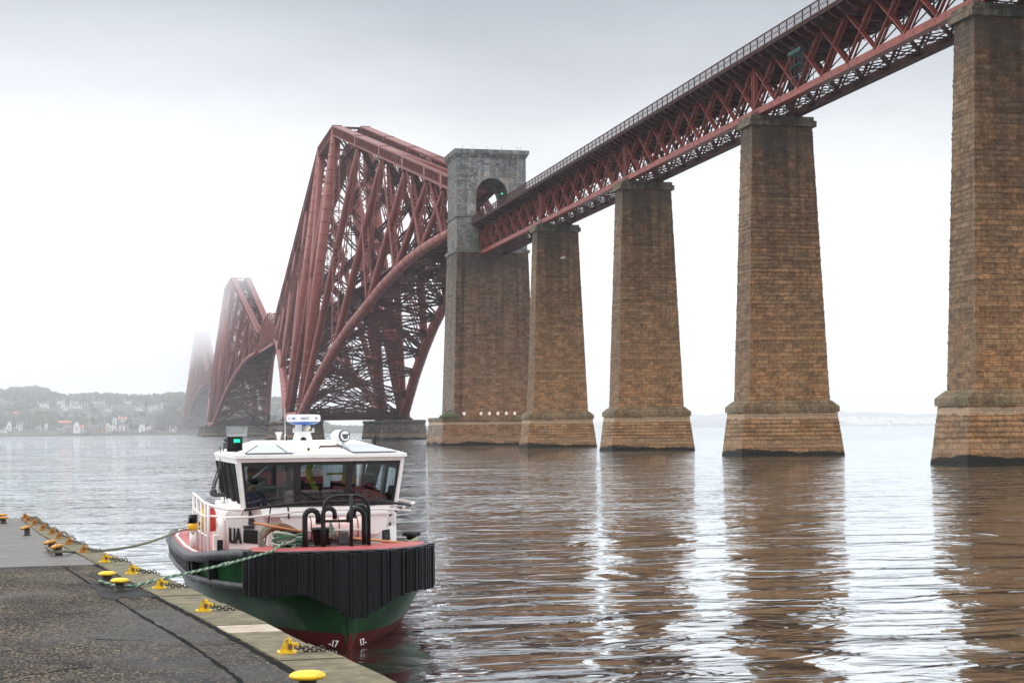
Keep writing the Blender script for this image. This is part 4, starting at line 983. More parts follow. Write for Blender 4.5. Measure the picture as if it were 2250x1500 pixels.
# px x, px y of the wall base, width px, height px, wall, roof, gable to the water, label
HS = [(20, 945, 9, 13, 'w', 's', 1, 'tall narrow white gabled house, leftmost of the waterfront'), (43, 944, 13, 11, 'w', 's', 0, 'white house right of the leftmost narrow gabled house on the waterfront'),
 (8, 951, 12, 5, 'w', 's', 0, 'low white shed at the waterline at the far left edge'), (85, 947, 12, 9, 'g', 's', 0, 'grey low house left of the small bright white house'), (101, 946, 7, 11, 'w', 's', 1, 'small bright white house left of the long red roof'),
 (141, 937, 27, 9, 'b', 'r', 0, 'long house with the red tiled roof on the waterfront'), (131, 950, 14, 7, 'g', 's', 0, 'low grey building below the red tiled roof'), (150, 948, 16, 9, 'g', 's', 0, 'dark grey house below the right end of the red tiled roof'),
 (168, 950, 12, 17, 'w', 's', 1, 'white gabled house right of the red roof'), (179, 949, 11, 11, 'w', 'r', 0, 'low white wing joined to the white gabled house right of the red roof'), (196, 949, 13, 17, 'g', 's', 1, 'grey gabled house in the middle of the waterfront'),
 (208, 951, 14, 13, 'b', 's', 0, 'brown boathouse with two dark openings'), (224, 950, 16, 17, 'b', 's', 0, 'tall brown tenement right of the boathouse'), (237, 948, 7, 14, 'w', 'r', 1, 'narrow pinkish house with a red roof right of the brown tenement'),
 (248, 949, 15, 11, 'w', 's', 1, 'white gabled house at the foot of the white cluster'), (252, 935, 9, 13, 'w', 's', 1, 'tall white house standing above the white gabled cluster'), (269, 927, 16, 8, 'w', 'r', 0, 'white house with chimneys highest of the white cluster'),
 (268, 946, 12, 14, 'w', 's', 0, 'white fronted house right in the white cluster'), (279, 948, 9, 11, 'g', 's', 1, 'grey gabled house at the right end of the white cluster'), (299, 928, 19, 8, 'g', 's', 0, 'pale grey terrace above the gap right of the white cluster'),
 (312, 949, 13, 12, 'w', 's', 1, 'bright white gabled cottage near the water in the right group'), (326, 948, 10, 8, 'w', 's', 1, 'small cream cottage joined to the right of the bright white cottage'), (315, 936, 14, 13, 'g', 's', 0, 'grey villa directly above the bright white cottage'),
 (333, 942, 14, 22, 'g', 's', 0, 'tallest grey building on the waterfront, right end of the houses'), (380, 947, 15, 5, 'w', 's', 0, 'low white shed beside the farthest tower foot'),
 (94, 895, 22, 7, 'w', 's', 0, 'long pale house on the hillside, leftmost of the upper row'), (132, 887, 18, 5, 'w', 's', 0, 'pale house at the top left of the upper row'), (138, 899, 9, 7, 'w', 's', 1, 'small white gabled house in the upper row left of the big white house'),
 (150, 899, 10, 5, 'w', 's', 0, 'low white house joined between gabled and big white house in the upper row'), (163, 890, 16, 6, 'w', 's', 0, 'white house set just above the big white one in the upper row'), (169, 900, 21, 10, 'w', 's', 0, 'big bright white house in the upper row'),
 (189, 899, 9, 9, 'g', 's', 0, 'pale grey house right of the big white house in the upper row'), (216, 887, 26, 3, 'w', 's', 0, 'long low roofed house highest in the middle of the upper row'), (218, 898, 14, 7, 'g', 's', 0, 'grey house under the long low roofed one in the upper row'),
 (238, 904, 15, 6, 'w', 's', 0, 'low white house lowest in the middle of the upper row'), (251, 899, 10, 6, 'g', 's', 0, 'grey house right of the low white house in the upper row'), (275, 903, 25, 10, 'g', 's', 0, 'wide pale grey block of flats in the upper row'), (281, 888, 16, 6, 'w', 's', 0, 'pale house above the wide grey block of flats'),
 (304, 903, 17, 8, 'w', 's', 0, 'white house right of the wide grey block of flats'), (309, 892, 12, 4, 'g', 's', 0, 'small grey house above the white one in the right of the upper row'), (336, 902, 20, 11, 'w', 's', 0, 'white terrace at the right end of the upper row'), (355, 896, 4, 9, 'w', 's', 1, 'slim white tower house, rightmost of the upper row'),
 (33, 911, 9, 3, 'b', 'r', 0, 'small reddish building alone on the slope above the leftmost houses')]
W_ = {'w': pale_wall, 'g': grey_wall, 'b': brown_wall}; Rf = {'s': slate, 'r': redroof}
HPOS = []
for X, Y, wp, hp, wm, rm, gab, lb in HS:
    g, _ = gdist(X); best = min(range(1690, 2300, 3), key=lambda d: abs(hgt(X, Y, d)-terr(X, d)))
    HPOS.append((X, wp, best)); z = hgt(X, Y, best); k = best/ FPX; W2, H2 = wp*k*1.05, hp*k*1.1
    ang = math.atan2(-g.x, g.y)
    t = thing('house', lb, 'house', (g.x*(best-12), g.y*(best-12), z-.5), ang, 'houses on the far left shore')
    dp = 8
    part('wall', lambda b: b.box((0, 0, H2*.35-.5), (W2, dp, H2*.7+3)), W_[wm], t)
    he = H2*.7+1
    def roof(b):
        rh = max(1.6, H2*.45)
        if gab: P = [(-W2/2-.3, he), (W2/2+.3, he), (0, he+rh+1)]; b.prism(P, -dp/2+.4, dp/2+.3, f=lambda x, y, z_: (x, z_, y))
        else: P = [(-dp/2-.3, he), (dp/2+.3, he), (0, he+rh)]; b.prism(P, -W2/2-.2, W2/2+.2, f=lambda x, y, z_: (z_, x, y))
    part('roof', roof, Rf[rm], t)
    if gab: part('gable', lambda b: b.prism([(-W2/2, he), (W2/2, he), (0, he+max(1.6, H2*.45)+.8)], -dp/2-.02, -dp/2+.38, f=lambda x, y, z_: (x, z_, y)), W_[wm], t)
    for sx in ((-1, 1) if wp > 12 else (1,)): part('chimney', lambda b: b.box((sx*(W2/2-.9), .3, he+1.6), (1.0, 1.0, 3.6)), W_[wm], t)
    n = max(1, int(W2/3.4)); rows = 2 if H2 > 5 else 1
    for r in range(rows):
        for i in range(n): part('window', lambda b: b.box((-W2/2+W2*(i+.5)/n, -dp/2-.02, he-1.7-r*2.6), (1.2, .1, 1.5)), winm, t)

# tree masses on that hillside: a wood that reads as one mass
b = MB(); rnd = random.Random(9)
def blob(b, c, r, h):
    n = 7; vs = []; ph = rnd.uniform(0, 6)
    for zz, rr in ((0, .75), (.35, 1.05), (.7, .8), (1, .25)):
        for j in range(n):
            a = 2*math.pi*j/n+ph; q = rr*r*rnd.uniform(.75, 1.2); vs.append((c[0]+q*math.cos(a), c[1]+q*math.sin(a), c[2]+zz*h*rnd.uniform(.85, 1.15)))
    fs = [(i*n+j, i*n+(j+1) % n, (i+1)*n+(j+1) % n, (i+1)*n+j) for i in range(3) for j in range(n)]+[tuple(3*n+j for j in range(n))]
    b.add(vs, fs)
for i in range(2600):
    X = rnd.uniform(-300, 900); d = rnd.choice([rnd.uniform(1715, 2260), rnd.uniform(2100, 2280), rnd.uniform(1760, 1850)])
    if 1700 < d < 1745 and rnd.random() < .6: continue
    if any(abs(X-hx) < hw/2+5 and hb-75 < d < hb+3 for hx, hw, hb in HPOS): continue
    g, _ = gdist(X); z = terr(X, d)
    if X > 690: r, h = rnd.uniform(3, 5), rnd.uniform(2.5, 5)
    else: r, h = rnd.uniform(4, 9), rnd.uniform(5, 10)
    blob(b, (g.x*d, g.y*d, z-1), r, h)
tag(b.build('wood', mat('bare_winter_wood', (.04, .055, .03), .95, stops=[(.3, (.018, .025, .016)), (.5, (.04, .05, .03)), (.75, (.075, .075, .05))], vscale=.03)), 'dark wooded slope behind the waterfront houses on the left shore', 'wood', kind='stuff')

# ------------------------------------------------------------ workboat
BO = (3.59, 26.11, 0); BRZ = R_(2.2)
def bw(x, y, z):                                   # boat coordinates to world
    c, s = math.cos(BRZ), math.sin(BRZ); return Vector((BO[0]+x*c-y*s, BO[1]+x*s+y*c, z))
boat = thing('workboat', 'green hulled workboat with white wheelhouse and black ribbed bow fender moored by the quay', 'boat', BO, BRZ)
def text(body, size, m, loc, rot, parent, name='lettering', ext=.004, off=0.0, sx=1.0):
    cu = bpy.data.curves.new('t', 'FONT'); cu.body = body; cu.size = size; cu.extrude = ext; cu.offset = off; cu.resolution_u = 3
    o = bpy.data.objects.new('t', cu); col.objects.link(o); bpy.context.view_layer.update()
    me = bpy.data.meshes.new_from_object(o); bpy.data.objects.remove(o); me.materials.clear(); me.materials.append(m)
    for v_ in me.vertices: v_.co.x *= sx
    r = bpy.data.objects.new(name, me); col.objects.link(r); r.parent = parent; r.location = loc; r.rotation_euler = rot; return r
# stations: y, half deck, deck z, half chine, chine z, half waterline-ish, keel z
ST = [(0.02, .30, 1.60, .25, .95, .02, -.35), (.35, 1.05, 1.60, .95, .93, .20, -.40), (.8, 1.40, 1.59, 1.30, .92, .48, -.45), (1.5, 1.66, 1.56, 1.56, .90, .86, -.5), (2.5, 1.88, 1.48, 1.82, .87, 1.28, -.55),
      (3.5, 2.08, 1.38, 2.02, .84, 1.58, -.6), (5, 2.2, 1.28, 2.13, .80, 1.82, -.6), (8, 2.2, 1.2, 2.14, .76, 1.88, -.55), (11, 2.18, 1.22, 2.10, .76, 1.82, -.45), (12.6, 2.0, 1.26, 1.92, .78, 1.6, -.3), (13.2, 1.6, 1.28, 1.55, .8, 1.2, -.1)]
def hullf(b):
    # cross sections; strips: antifouling, green topsides
    def ring(s, sg):
        y, hd, zd, hc, zc, hw, zk = s
        yy = y+.0
        rk = max(0, .22-y*.3)                       # raked stem
        za = .26
        ha = hw+(hc-hw)*.38
        return [(0, yy+.04*0, zk), (sg*hw, yy, -.05), (sg*ha, yy, za), (sg*(ha+.012), yy-.0, za+.001), (sg*hc, yy, zc), (sg*(hc+(hd-hc)*.55), yy, zc+(zd-zc)*.5), (sg*hd, yy, zd-.02)]
    for sg in (-1, 1):
        R = [ring(s, sg) for s in ST]
        n = 7
        for i in range(len(R)-1):
            for j in range(n-1):
                f = [R[i][j], R[i][j+1], R[i+1][j+1], R[i+1][j]]
                b.add(f, [(0, 1, 2, 3)] if sg > 0 else [(3, 2, 1, 0)], 0 if j < 2 else 1, True)
        e = R[-1]; b.add(e+[(0, ST[-1][0], e[-1][2])], [tuple(range(8))], 1)
        e = R[0]; b.add(e+[(0, -.02, 1.58), (0, -.02, -.35)], [tuple(range(9))], 1)
hull = part('hull', hullf, [red_af, green_p], boat)
bmh = bmesh.new(); bmh.from_mesh(hull.data); bmesh.ops.remove_doubles(bmh, verts=bmh.verts, dist=.004); bmesh.ops.recalc_face_normals(bmh, faces=bmh.faces)
for e_ in bmh.edges:
    if len(e_.link_faces) == 2 and e_.calc_face_angle(0) > R_(38): e_.smooth = False
bmh.to_mesh(hull.data); bmh.free()
def stemf(b):
    b.loft([[(-.03, .02, -.5), (.03, .02, -.5), (.03, .4, -.5), (-.03, .4, -.5)], [(-.035, -.06, .26), (.035, -.06, .26), (.03, .4, .26), (-.03, .4, .26)]], 0)
    b.loft([[(-.035, -.06, .262), (.035, -.06, .262), (.03, .4, .262), (-.03, .4, .262)], [(-.05, -.10, .6), (.05, -.10, .6), (.05, .4, .6), (-.05, .4, .6)]], 1)
part('stem', stemf, [red_af, green_p], hull)
for sg, tx, rz in ((-1, '-17', -62), (1, '17-', 56)):
    text(tx, .15, white_p, (sg*.20-(.13 if sg < 0 else .02), .19-(.0 if sg < 0 else .12), .04), (R_(78), 0, R_(-(50) if sg < 0 else 46)), boat, 'draught_mark', .003, .002)
def deckf(b):
    P = [(-s[1]+.02, s[0], s[2]) for s in ST]+[(s[1]-.02, s[0], s[2]) for s in ST[::-1]]
    n = len(ST)
    for i in range(n-1):
        a, c = ST[i], ST[i+1]
        b.add([(-a[1]+.01, a[0], a[2]), (a[1]-.01, a[0], a[2]), (c[1]-.01, c[0], c[2]), (-c[1]+.01, c[0], c[2])], [(0, 1, 2, 3)])
part('deck', deckf, reddeck, boat)
def gun(b):
    for sg in (-1, 1):
        b.tube([(sg*(s[1]+.05), s[0], s[2]-.06) for s in ST[2 if sg < 0 else 5:]], .10, 12)
part('gunwale_fender', gun, tube_r, boat)
def rubl(b):
    for sg in (-1, 1): b.tube([(sg*(s[3]+.1), s[0], s[4]+.05) for s in ST[2 if sg < 0 else 5:]], .07, 10)
part('lower_fender', rubl, tube_r, boat)
def whb(b):
    for sg in (-1, 1):
        Q = [(sg*(s[1]-.10), s[0], s[2]+.012) for s in ST[2:]]
        for p, q in zip(Q, Q[1:]): b.bar(p, q, .05, .03)
part('deck_edge', whb, pink_p, boat)
# vertical rubber strakes on the quarter
def strk(b):
    def at(y):
        for a, c in zip(ST, ST[1:]):
            if y <= c[0]: k = (y-a[0])/(c[0]-a[0]); return [a[i]+(c[i]-a[i])*k for i in range(7)]
        return list(ST[-1])
    return at
at_ = strk(None)
for sg, ys in ((-1, [3.0]+[4.5+.42*i for i in range(19)]), (1, [5.2+.42*i for i in range(17)])):
    for y in ys:
        s = at_(y); w_ = .26 if y < 4 else .34
        part('side_strake', lambda b: b.add(
                [(sg*(s[1]+.10), y-w_/2, s[2]-.14), (sg*(s[1]+.10), y+w_/2, s[2]-.14), (sg*(s[3]+.13), y+w_/2, s[4]-.02), (sg*(s[3]+.13), y-w_/2, s[4]-.02),
                 (sg*(s[1]-.02), y-w_/2, s[2]-.14), (sg*(s[1]-.02), y+w_/2, s[2]-.14), (sg*(s[3]-.0), y+w_/2, s[4]-.02), (sg*(s[3]-.0), y-w_/2, s[4]-.02)],
                [(0, 1, 2, 3), (0, 4, 5, 1), (0, 3, 7, 4), (1, 5, 6, 2), (3, 2, 6, 7)]), black_r, boat)
# the big ribbed bow fender: hanging rubber slabs round a curved front
rnd = random.Random(21)
FP = [(-1.66, .95), (-1.66, .10), (-1.62, .03), (-.95, -.10), (-.45, -.16), (0, -.18), (.45, -.16), (.80, -.08), (1.10, .10), (1.38, .38), (1.60, .75), (1.73, 1.25)]
def fpt(u):
    L_ = [math.dist(a, c) for a, c in zip(FP, FP[1:])]; s = u*sum(L_)
    for (a, c), l in zip(zip(FP, FP[1:]), L_):
        if s <= l: k = s/l; return Vector((a[0]+(c[0]-a[0])*k, a[1]+(c[1]-a[1])*k, 0))
        s -= l
    return Vector((*FP[-1], 0))
def fenbot(x):
    if x < -.80: return .93
    if x < 0: return .93-.40*((x+.80)/.80)**1.25
    if x < .25: return .53
    return min(.90, .53+.37*((x-.25)/.75)**.85)
def fenf(b):
    N_ = 150; u = .0
    while u < .994:
        du = rnd.choice([.0055, .007, .009, .011]); u2 = min(1, u+du)
        p, q = fpt(u), fpt(u2-.0008); d = (q-p); 
        if d.length < 1e-5: break
        n = Vector((d.y, -d.x, 0)).normalized(); o = rnd.uniform(-.022, .028)
        blk = int(u*24); zt = 1.60+(.012 if blk % 2 else -.006)
        zb = fenbot((p.x+q.x)/2)+rnd.uniform(-.015, .012)
        A, B_ = p+n*o, q+n*o; C_, D_ = q-n*.34, p-n*.34
        vs = [(v_.x, v_.y, zb) for v_ in (A, B_, C_, D_)]+[(v_.x, v_.y, zt) for v_ in (A, B_, C_, D_)]
        b.add(vs, [(3, 2, 1, 0), (4, 5, 6, 7), (0, 1, 5, 4), (1, 2, 6, 5), (2, 3, 7, 6), (3, 0, 4, 7)]); u = u2
part('bow_fender', fenf, black_r, boat)
def fcap(b):
    pts = [fpt(i/60) for i in range(61)]
    for i in range(60):
        p, q = pts[i], pts[i+1]; d = (q-p).normalized(); n = Vector((d.y, -d.x, 0))
        b.bar(p+n*-.19+Vector((0, 0, 1.622)), q+n*-.19+Vector((0, 0, 1.622)), .20, .014)
part('fender_cap', fcap, tube_r, boat)
def fd(b):
    inner = [fpt(i/30) for i in range(31)]
    vs = [(p.x*.93, p.y+.26, 1.632) for p in inner]+[(p.x*.6, p.y*.3+1.25, 1.635) for p in inner]; b.add(vs, [(k, k+1, 32+k, 31+k) for k in range(30)]); b.add([(-1.04, 1.5, 1.635), (1.04, 1.5, 1.635), (1.3, 3.0, 1.52), (-1.3, 3.0, 1.52)], [(0, 1, 2, 3)])
part('foredeck', fd, reddeck, boat)

# --- deckhouse
dh = thing('deckhouse', None, None); dh.parent = boat
del_ = dh.keys()
ZW = 2.20
def dhouse(b):
    yf = 3.02
    P = [(-1.6, 7.15), (-1.80, 4.15), (-.98, yf), (1.12, yf), (1.55, 3.65), (1.5, 7.15)]
    b.prism(P[::-1], 1.15, 1.80)
    P2 = [(-1.55, 7.2), (-1.60, 3.75), (-1.12, yf-.02), (1.3, yf-.02), (1.5, 3.4), (1.5, 7.2)]
    b.loft([[(x, y, 1.802) for x, y in P[::-1]], [(x, y, ZW) for x, y in P2[::-1]]])
    # overhanging locker front with rounded lower corners
    Q = [(-.80, 2.06), (-.66, 1.78), (-.52, 1.70), (1.02, 1.70), (1.16, 1.78), (1.22, 1.92), (1.22, 2.06)]
    b.prism(Q, yf-.16, yf-.003, f=lambda x, y, z: (x, z, y))
    b.b2(-1.12, 1.36, yf-.19, yf+.0, 2.062, 2.10)
bpy.data.objects.remove(dh)
dh = part('deckhouse', dhouse, white_p, boat)
part('porthole_panel', lambda b: b.add([(-1.375, 3.535, 1.56), (-1.145, 3.217, 1.55), (-1.145, 3.217, 1.795), (-1.375, 3.535, 1.80)], [(0, 1, 2, 3)]), black_p, dh)
# chamfer panel direction
cd = Vector((.50, -.53, 0)).normalized()
text('MUA', .40, black_p, (-1.715, 3.975, 1.545), (R_(90), 0, math.atan2(-1.13, .82)), dh, 'name_lettering', .012, .007, .60)
text('KHAMUA', .26, black_p, (1.17, 3.06, 1.56), (R_(90), 0, math.atan2(.63, .43)), dh, 'name_lettering', .012, .012, .30)
# wheelhouse: open shell with glazed front leaning forward
yf0, yf1 = 3.06, 2.88; zb_, zt_ = ZW, 3.12
xb_, xt_ = 1.44, 1.56
def fw(u, v_, o=0):                                # front wall point: u -1..1, v 0..1
    return Vector((u*(xb_+(xt_-xb_)*v_), yf0+(yf1-yf0)*v_+o, zb_+(zt_-zb_)*v_))
def quadslab(b, P, th, n, mi=0):
    P = [Vector(p) for p in P]; n = Vector(n)
    b.add([*P, *[p+n*th for p in P]], [(0, 1, 2, 3), (7, 6, 5, 4), (0, 4, 5, 1), (1, 5, 6, 2), (2, 6, 7, 3), (3, 7, 4, 0)], mi)
def frame(b):
    th = (0, 1, 0)
    for a, c, e, g in ((-1, -.955, 0, 1), (.955, 1, 0, 1)): quadslab(b, [fw(a, e), fw(c, e), fw(c, g), fw(a, g)], .08, th)
    quadslab(b, [fw(-.955, .93), fw(.955, .93), fw(.955, 1), fw(-.955, 1)], .08, th)
    quadslab(b, [fw(-.955, 0), fw(.955, 0), fw(.955, .02), fw(-.955, .02)], .08, th)
part('window_wall', frame, pink_p, boat)
PN = [(-.95, -.315), (-.275, .325), (.365, .95)]
def gask(b):
    th = (0, 1, 0)
    E_ = [(-.955, -.925), (-.335, -.255), (.305, .385), (.925, .955)]
    for a, c in E_: quadslab(b, [fw(a, .02, .004), fw(c, .02, .004), fw(c, .93, .004), fw(a, .93, .004)], .05, th)
    for a, c in ((-.925, -.335), (-.255, .305), (.385, .925)):
        quadslab(b, [fw(a, .86, .004), fw(c, .86, .004), fw(c, .93, .004), fw(a, .93, .004)], .05, th); quadslab(b, [fw(a, .02, .004), fw(c, .02, .004), fw(c, .06, .004), fw(a, .06, .004)], .05, th)
        r = .05
        for ux, vx, su, sv in ((a, .06, 1, 1), (c, .06, -1, 1), (a, .86, 1, -1), (c, .86, -1, -1)):
            b.add([fw(ux, vx, .006), fw(ux+su*r*.7, vx, .006), fw(ux+su*r*.2, vx+sv*r*.35, .006), fw(ux, vx+sv*r, .006)], [(0, 1, 2, 3)])
part('window_frame', gask, black_g, boat)
for a, c in ((-.925, -.335), (-.255, .305), (.385, .925)):
    part('windscreen', lambda b: b.add([fw(a, .06, .03), fw(c, .06, .03), fw(c, .86, .03), fw(a, .86, .03)], [(0, 1, 2, 3)]), glass, boat)
def sides(b):
    for sg in (-1, 1):
        def sp_(y, v_): return Vector((sg*(xb_+(xt_-xb_)*v_), y, zb_+(zt_-zb_)*v_))
        segs = [(3.0, 3.32), (4.35, 4.62), (6.75, 7.1)]
        n = (-sg, 0, 0)
        for a, c in segs:
            a2 = yf1 if a == 3.0 else a
            quadslab(b, [sp_(a, 0), sp_(c, 0), sp_(c, 1), sp_(a2+.0, 1)], .05, n)
        for a, c in ((3.32, 4.35), (4.62, 6.75)):
            quadslab(b, [sp_(a, 0), sp_(c, 0), sp_(c, .1), sp_(a, .1)], .05, n); quadslab(b, [sp_(a, .9), sp_(c, .9), sp_(c, 1), sp_(a, 1)], .05, n)
        # rear
    b.b2(-1.4, -1.1, 7.05, 7.1, ZW, 3.1); b.b2(1.1, 1.4, 7.05, 7.1, ZW, 3.1); b.b2(-.35, .1, 7.05, 7.1, ZW, 3.1); b.b2(-1.1, 1.1, 7.05, 7.1, 3.0, 3.12); b.b2(-1.1, 1.1, 7.05, 7.1, ZW, 2.3)
part('side_wall', sides, white_p, boat)
for sg in (-1, 1):
    for y in (3.34, 3.62, 4.33, 4.64, 5.7, 6.73):
        part('side_window_frame', lambda b: b.bar((sg*(xb_+.012), y, ZW+.09), (sg*(xt_+.004), y, 3.03), .035, .05), black_g, boat)
for sg in (-1, 1):
    for a, c in ((3.32, 4.35), (4.62, 6.75)):
        part('side_window', lambda b: b.add([(sg*(xb_-.01), a, ZW+.08), (sg*(xb_-.01), c, ZW+.08), (sg*(xt_-.025), c, 3.03), (sg*(xt_-.025), a, 3.03)], [(0, 1, 2, 3)]), glass, boat)
part('rear_window', lambda b: (b.add([(-1.1, 7.08, 2.3), (-.35, 7.08, 2.3), (-.35, 7.08, 3.0), (-1.1, 7.08, 3.0)], [(0, 1, 2, 3)]), b.add([(.1, 7.08, 2.3), (1.1, 7.08, 2.3), (1.1, 7.08, 3.0), (.1, 7.08, 3.0)], [(0, 1, 2, 3)])), glass, boat)
# roof: hipped slab
def roofz(x, y):
    e = min((y-2.80)/1.5, (1.64-abs(x))/.78, (8.4-y)/1.0); e = max(0, min(1, e)); return 3.185+.25*e
def rooff(b):
    A = [(-1.59, 2.82, 3.125), (1.59, 2.82, 3.125), (1.58, 7.2, 3.125), (-1.58, 7.2, 3.125)]
    B_ = [(x, y, 3.185) for x, y, z in A]
    C_ = [(-.86, 4.3, 3.435), (.86, 4.3, 3.435), (.86, 6.4, 3.435), (-.86, 6.4, 3.435)]
    b.loft([A, B_, C_])
roof_o = part('roof', rooff, white_p, boat)
def pan(b, P):
    P3 = [Vector((x, y, 3.185+.25*(y-2.80)/1.5+.006)) for x, y in P]; quadslab(b, P3, .012, (0, 0, 1))
part('roof_panel', lambda b: pan(b, [(-1.42, 2.90), (-.52, 2.90), (-.66, 3.75), (-1.08, 3.75)]), grey_glass, roof_o)
part('roof_panel', lambda b: pan(b, [(.58, 2.90), (1.42, 2.90), (1.08, 3.75), (.42, 3.75)]), grey_glass, roof_o)
part('panel_trim', lambda b: [b.bar((x0, y0, 3.185+.25*(y0-2.8)/1.5+.02), (x1, y1, 3.185+.25*(y1-2.8)/1.5+.02), .014, .012) for x0, y0, x1, y1 in
     ((-1.42, 2.89, -.52, 2.89), (-1.42, 2.89, -1.08, 3.75), (-.63, 2.9, -.73, 3.75), (.58, 2.89, 1.42, 2.89), (.58, 2.89, .42, 3.75))], dgrey, roof_o)
part('roof_handrail', lambda b: (b.tube([(.0, 3.2, 3.30), (.02, 3.18, 3.33), (.40, 3.18, 3.33), (.42, 3.2, 3.30)], .022, 8),), mat('brown_grip', (.10, .06, .05), .6), roof_o)
# mast, radar and roof gear
def mast(b):
    b.box((-.02, 5.2, 3.52), (.36, .34, .18), taper=(.7, .8)); b.box((-.10, 5.2, 3.68), (.12, .12, .2)); b.tube([(.03, 5.2, 3.55), (.03, 5.2, 3.72)], .045, 10)
    b.box((.0, 5.2, 3.60), (.42, .1, .03)); b.tube([(.19, 5.2, 3.6), (.19, 5.2, 3.68)], .025, 8); b.tube([(-.19, 5.2, 3.6), (-.19, 5.2, 3.68)], .02, 8)
    b.box((-.02, 4.9, 3.44), (.20, .12, .16)); b.lathe([(.05, 3.66), (.055, 3.70), (.03, 3.74)], c=(.07, 5.1, 0), n=12)
    b.lathe([(.03, 0), (.045, .12), (.07, .15), (.07, .17)], c=(-.52, 5.0, 3.43), n=12); 
mast_o = part('mast', mast, white_p, boat)
part('horn', lambda b: b.lathe([(.055, 0), (.06, .02), (.045, .03), (.02, -.01)], c=(-.06, 4.83, 3.44), n=14, tilt=Matrix.Rotation(R_(90), 3, 'X')), black_p, mast_o)
part('steaming_light', lambda b: b.lathe([(.035, 0), (.042, .02), (.042, .07), (.02, .09)], c=(.06, 5.08, 3.62), n=12), cream, mast_o)
part('antenna', lambda b: (b.tube([(-.38, 5.1, 3.42), (-.38, 5.1, 3.56)], .014, 8), b.tube([(-.38, 5.1, 3.56), (-.385, 5.1, 4.08)], [.009, .003], 6), b.tube([(-.36, 5.1, 3.42), (-.36, 5.1, 3.52)], .02, 8, mi=1)), [white_p, black_p], boat)
def radome(b): 
    b.loft([[(.335*math.copysign(abs(math.cos(a))**.9, math.cos(a))*k, 5.2+.31*math.copysign(abs(math.sin(a))**.9, math.sin(a))*k, z) for a in [2*math.pi*j/32 for j in range(32)]] for k, z in ((.93, 3.800), (.985, 3.815), (1, 3.835), (1, 3.90), (.97, 3.925), (.90, 3.938), (.6, 3.945))], smooth=True)
radar = part('radar', radome, white_p, boat)
part('radar_band', lambda b: b.loft([[(.335*math.cos(a)*k, 5.2+.31*math.sin(a)*k, z) for a in [2*math.pi*j/32 for j in range(32)]] for k, z in ((.60, 3.745), (.72, 3.757), (.90, 3.785), (.945, 3.799))], smooth=True), blue_p, radar)
for s_, ang in (('UNO', -52), ('NXT', -4), ('FU', 44)):
    a = R_(ang-90); w_ = {'UNO': .085, 'NXT': .075, 'FU': .06}[s_]
    text(s_, .065, blue_p if s_ != 'NXT' else mat('grey_blue_letters', (.10, .16, .28), .5), (.338*math.cos(a)-w_*math.cos(R_(ang)), 5.2+.325*math.sin(a)-w_*math.sin(R_(ang)), 3.846), (R_(90), 0, R_(ang)), radar, 'lettering', .002, .002, 1.25)
sl_ = part('searchlight', lambda b: (b.lathe([(.10, 3.30), (.055, 3.34), (.055, 3.40)], c=(.52, 3.75, 0), n=14), b.tube([(.42, 4.1, 3.52), (.46, 3.98, 3.52), (.54, 3.75, 3.52), (.555, 3.70, 3.52)], [.07, .112, .118, .13], 20)), white_p, boat)
part('lamp_rim', lambda b: b.tube([(.557, 3.697, 3.52), (.565, 3.675, 3.52)], .118, 22), dgrey, sl_)
part('lamp_reflector', lambda b: b.tube([(.566, 3.672, 3.52), (.568, 3.666, 3.52)], .096, 22), lens_m, sl_)
part('lamp_bulb', lambda b: (b.tube([(.575, 3.662, 3.495), (.585, 3.63, 3.51)], .04, 12), b.bar((.47, 3.65, 3.535), (.66, 3.65, 3.545), .012, .025)), dgrey, sl_)
nl = part('navigation_light', lambda b: (b.b2(-1.60, -1.34, 4.22, 4.26, 3.24, 3.52), b.b2(-1.36, -1.335, 4.0, 4.26, 3.24, 3.52), b.b2(-1.60, -1.34, 4.05, 4.22, 3.24, 3.26)), black_p, boat)
part('lamp', lambda b: (b.b2(-1.475, -1.435, 4.19, 4.215, 3.415, 3.475), b.b2(-1.42, -1.375, 4.16, 4.215, 3.415, 3.475)), green_l, nl)
part('light_box', lambda b: b.b2(1.22, 1.42, 5.4, 5.55, 3.2, 3.44), grey_p, boat)
part('pole', lambda b: b.b2(1.44, 1.485, 5.3, 5.4, 3.16, 3.50), black_p, boat)
part('roof_camera', lambda b: (b.b2(-.25, -.17, 3.1, 3.2, 3.2, 3.26, 0), b.lathe([(.025, 3.26), (.03, 3.29), (.01, 3.31)], c=(-.21, 3.15, 0), n=10, mi=1), b.b2(-.10, -.04, 3.06, 3.1, 3.2, 3.225, 1)), [cream, black_p], boat)
# boom rigging by the starboard quarter of the wheelhouse
def rig(b):
    b.tube([(-1.66, 6.4, 3.42), (-1.60, 6.4, 3.50)], .05, 8); b.b2(-1.70, -1.58, 6.3, 6.45, 3.28, 3.40)
    for p, q in (((-1.66, 6.4, 3.36), (-1.95, 6.3, 2.42)), ((-1.60, 6.3, 3.34), (-1.92, 6.3, 2.44)), ((-1.72, 6.5, 3.0), (-1.88, 6.4, 2.42)), ((-1.60, 6.2, 3.34), (-1.70, 6.2, 2.2)), ((-1.74, 6.5, 3.34), (-1.78, 6.4, 2.3))): b.tube([p, q], .011, 5)
    b.lathe([(.02, 2.33), (.07, 2.36), (.075, 2.44), (.03, 2.49)], c=(-1.90, 6.3, 0), n=12); b.box((-1.8, 6.2, 2.36), (.22, .2, .08))
part('rigging', rig, dgrey, boat).location = (.20, -.3, 0)
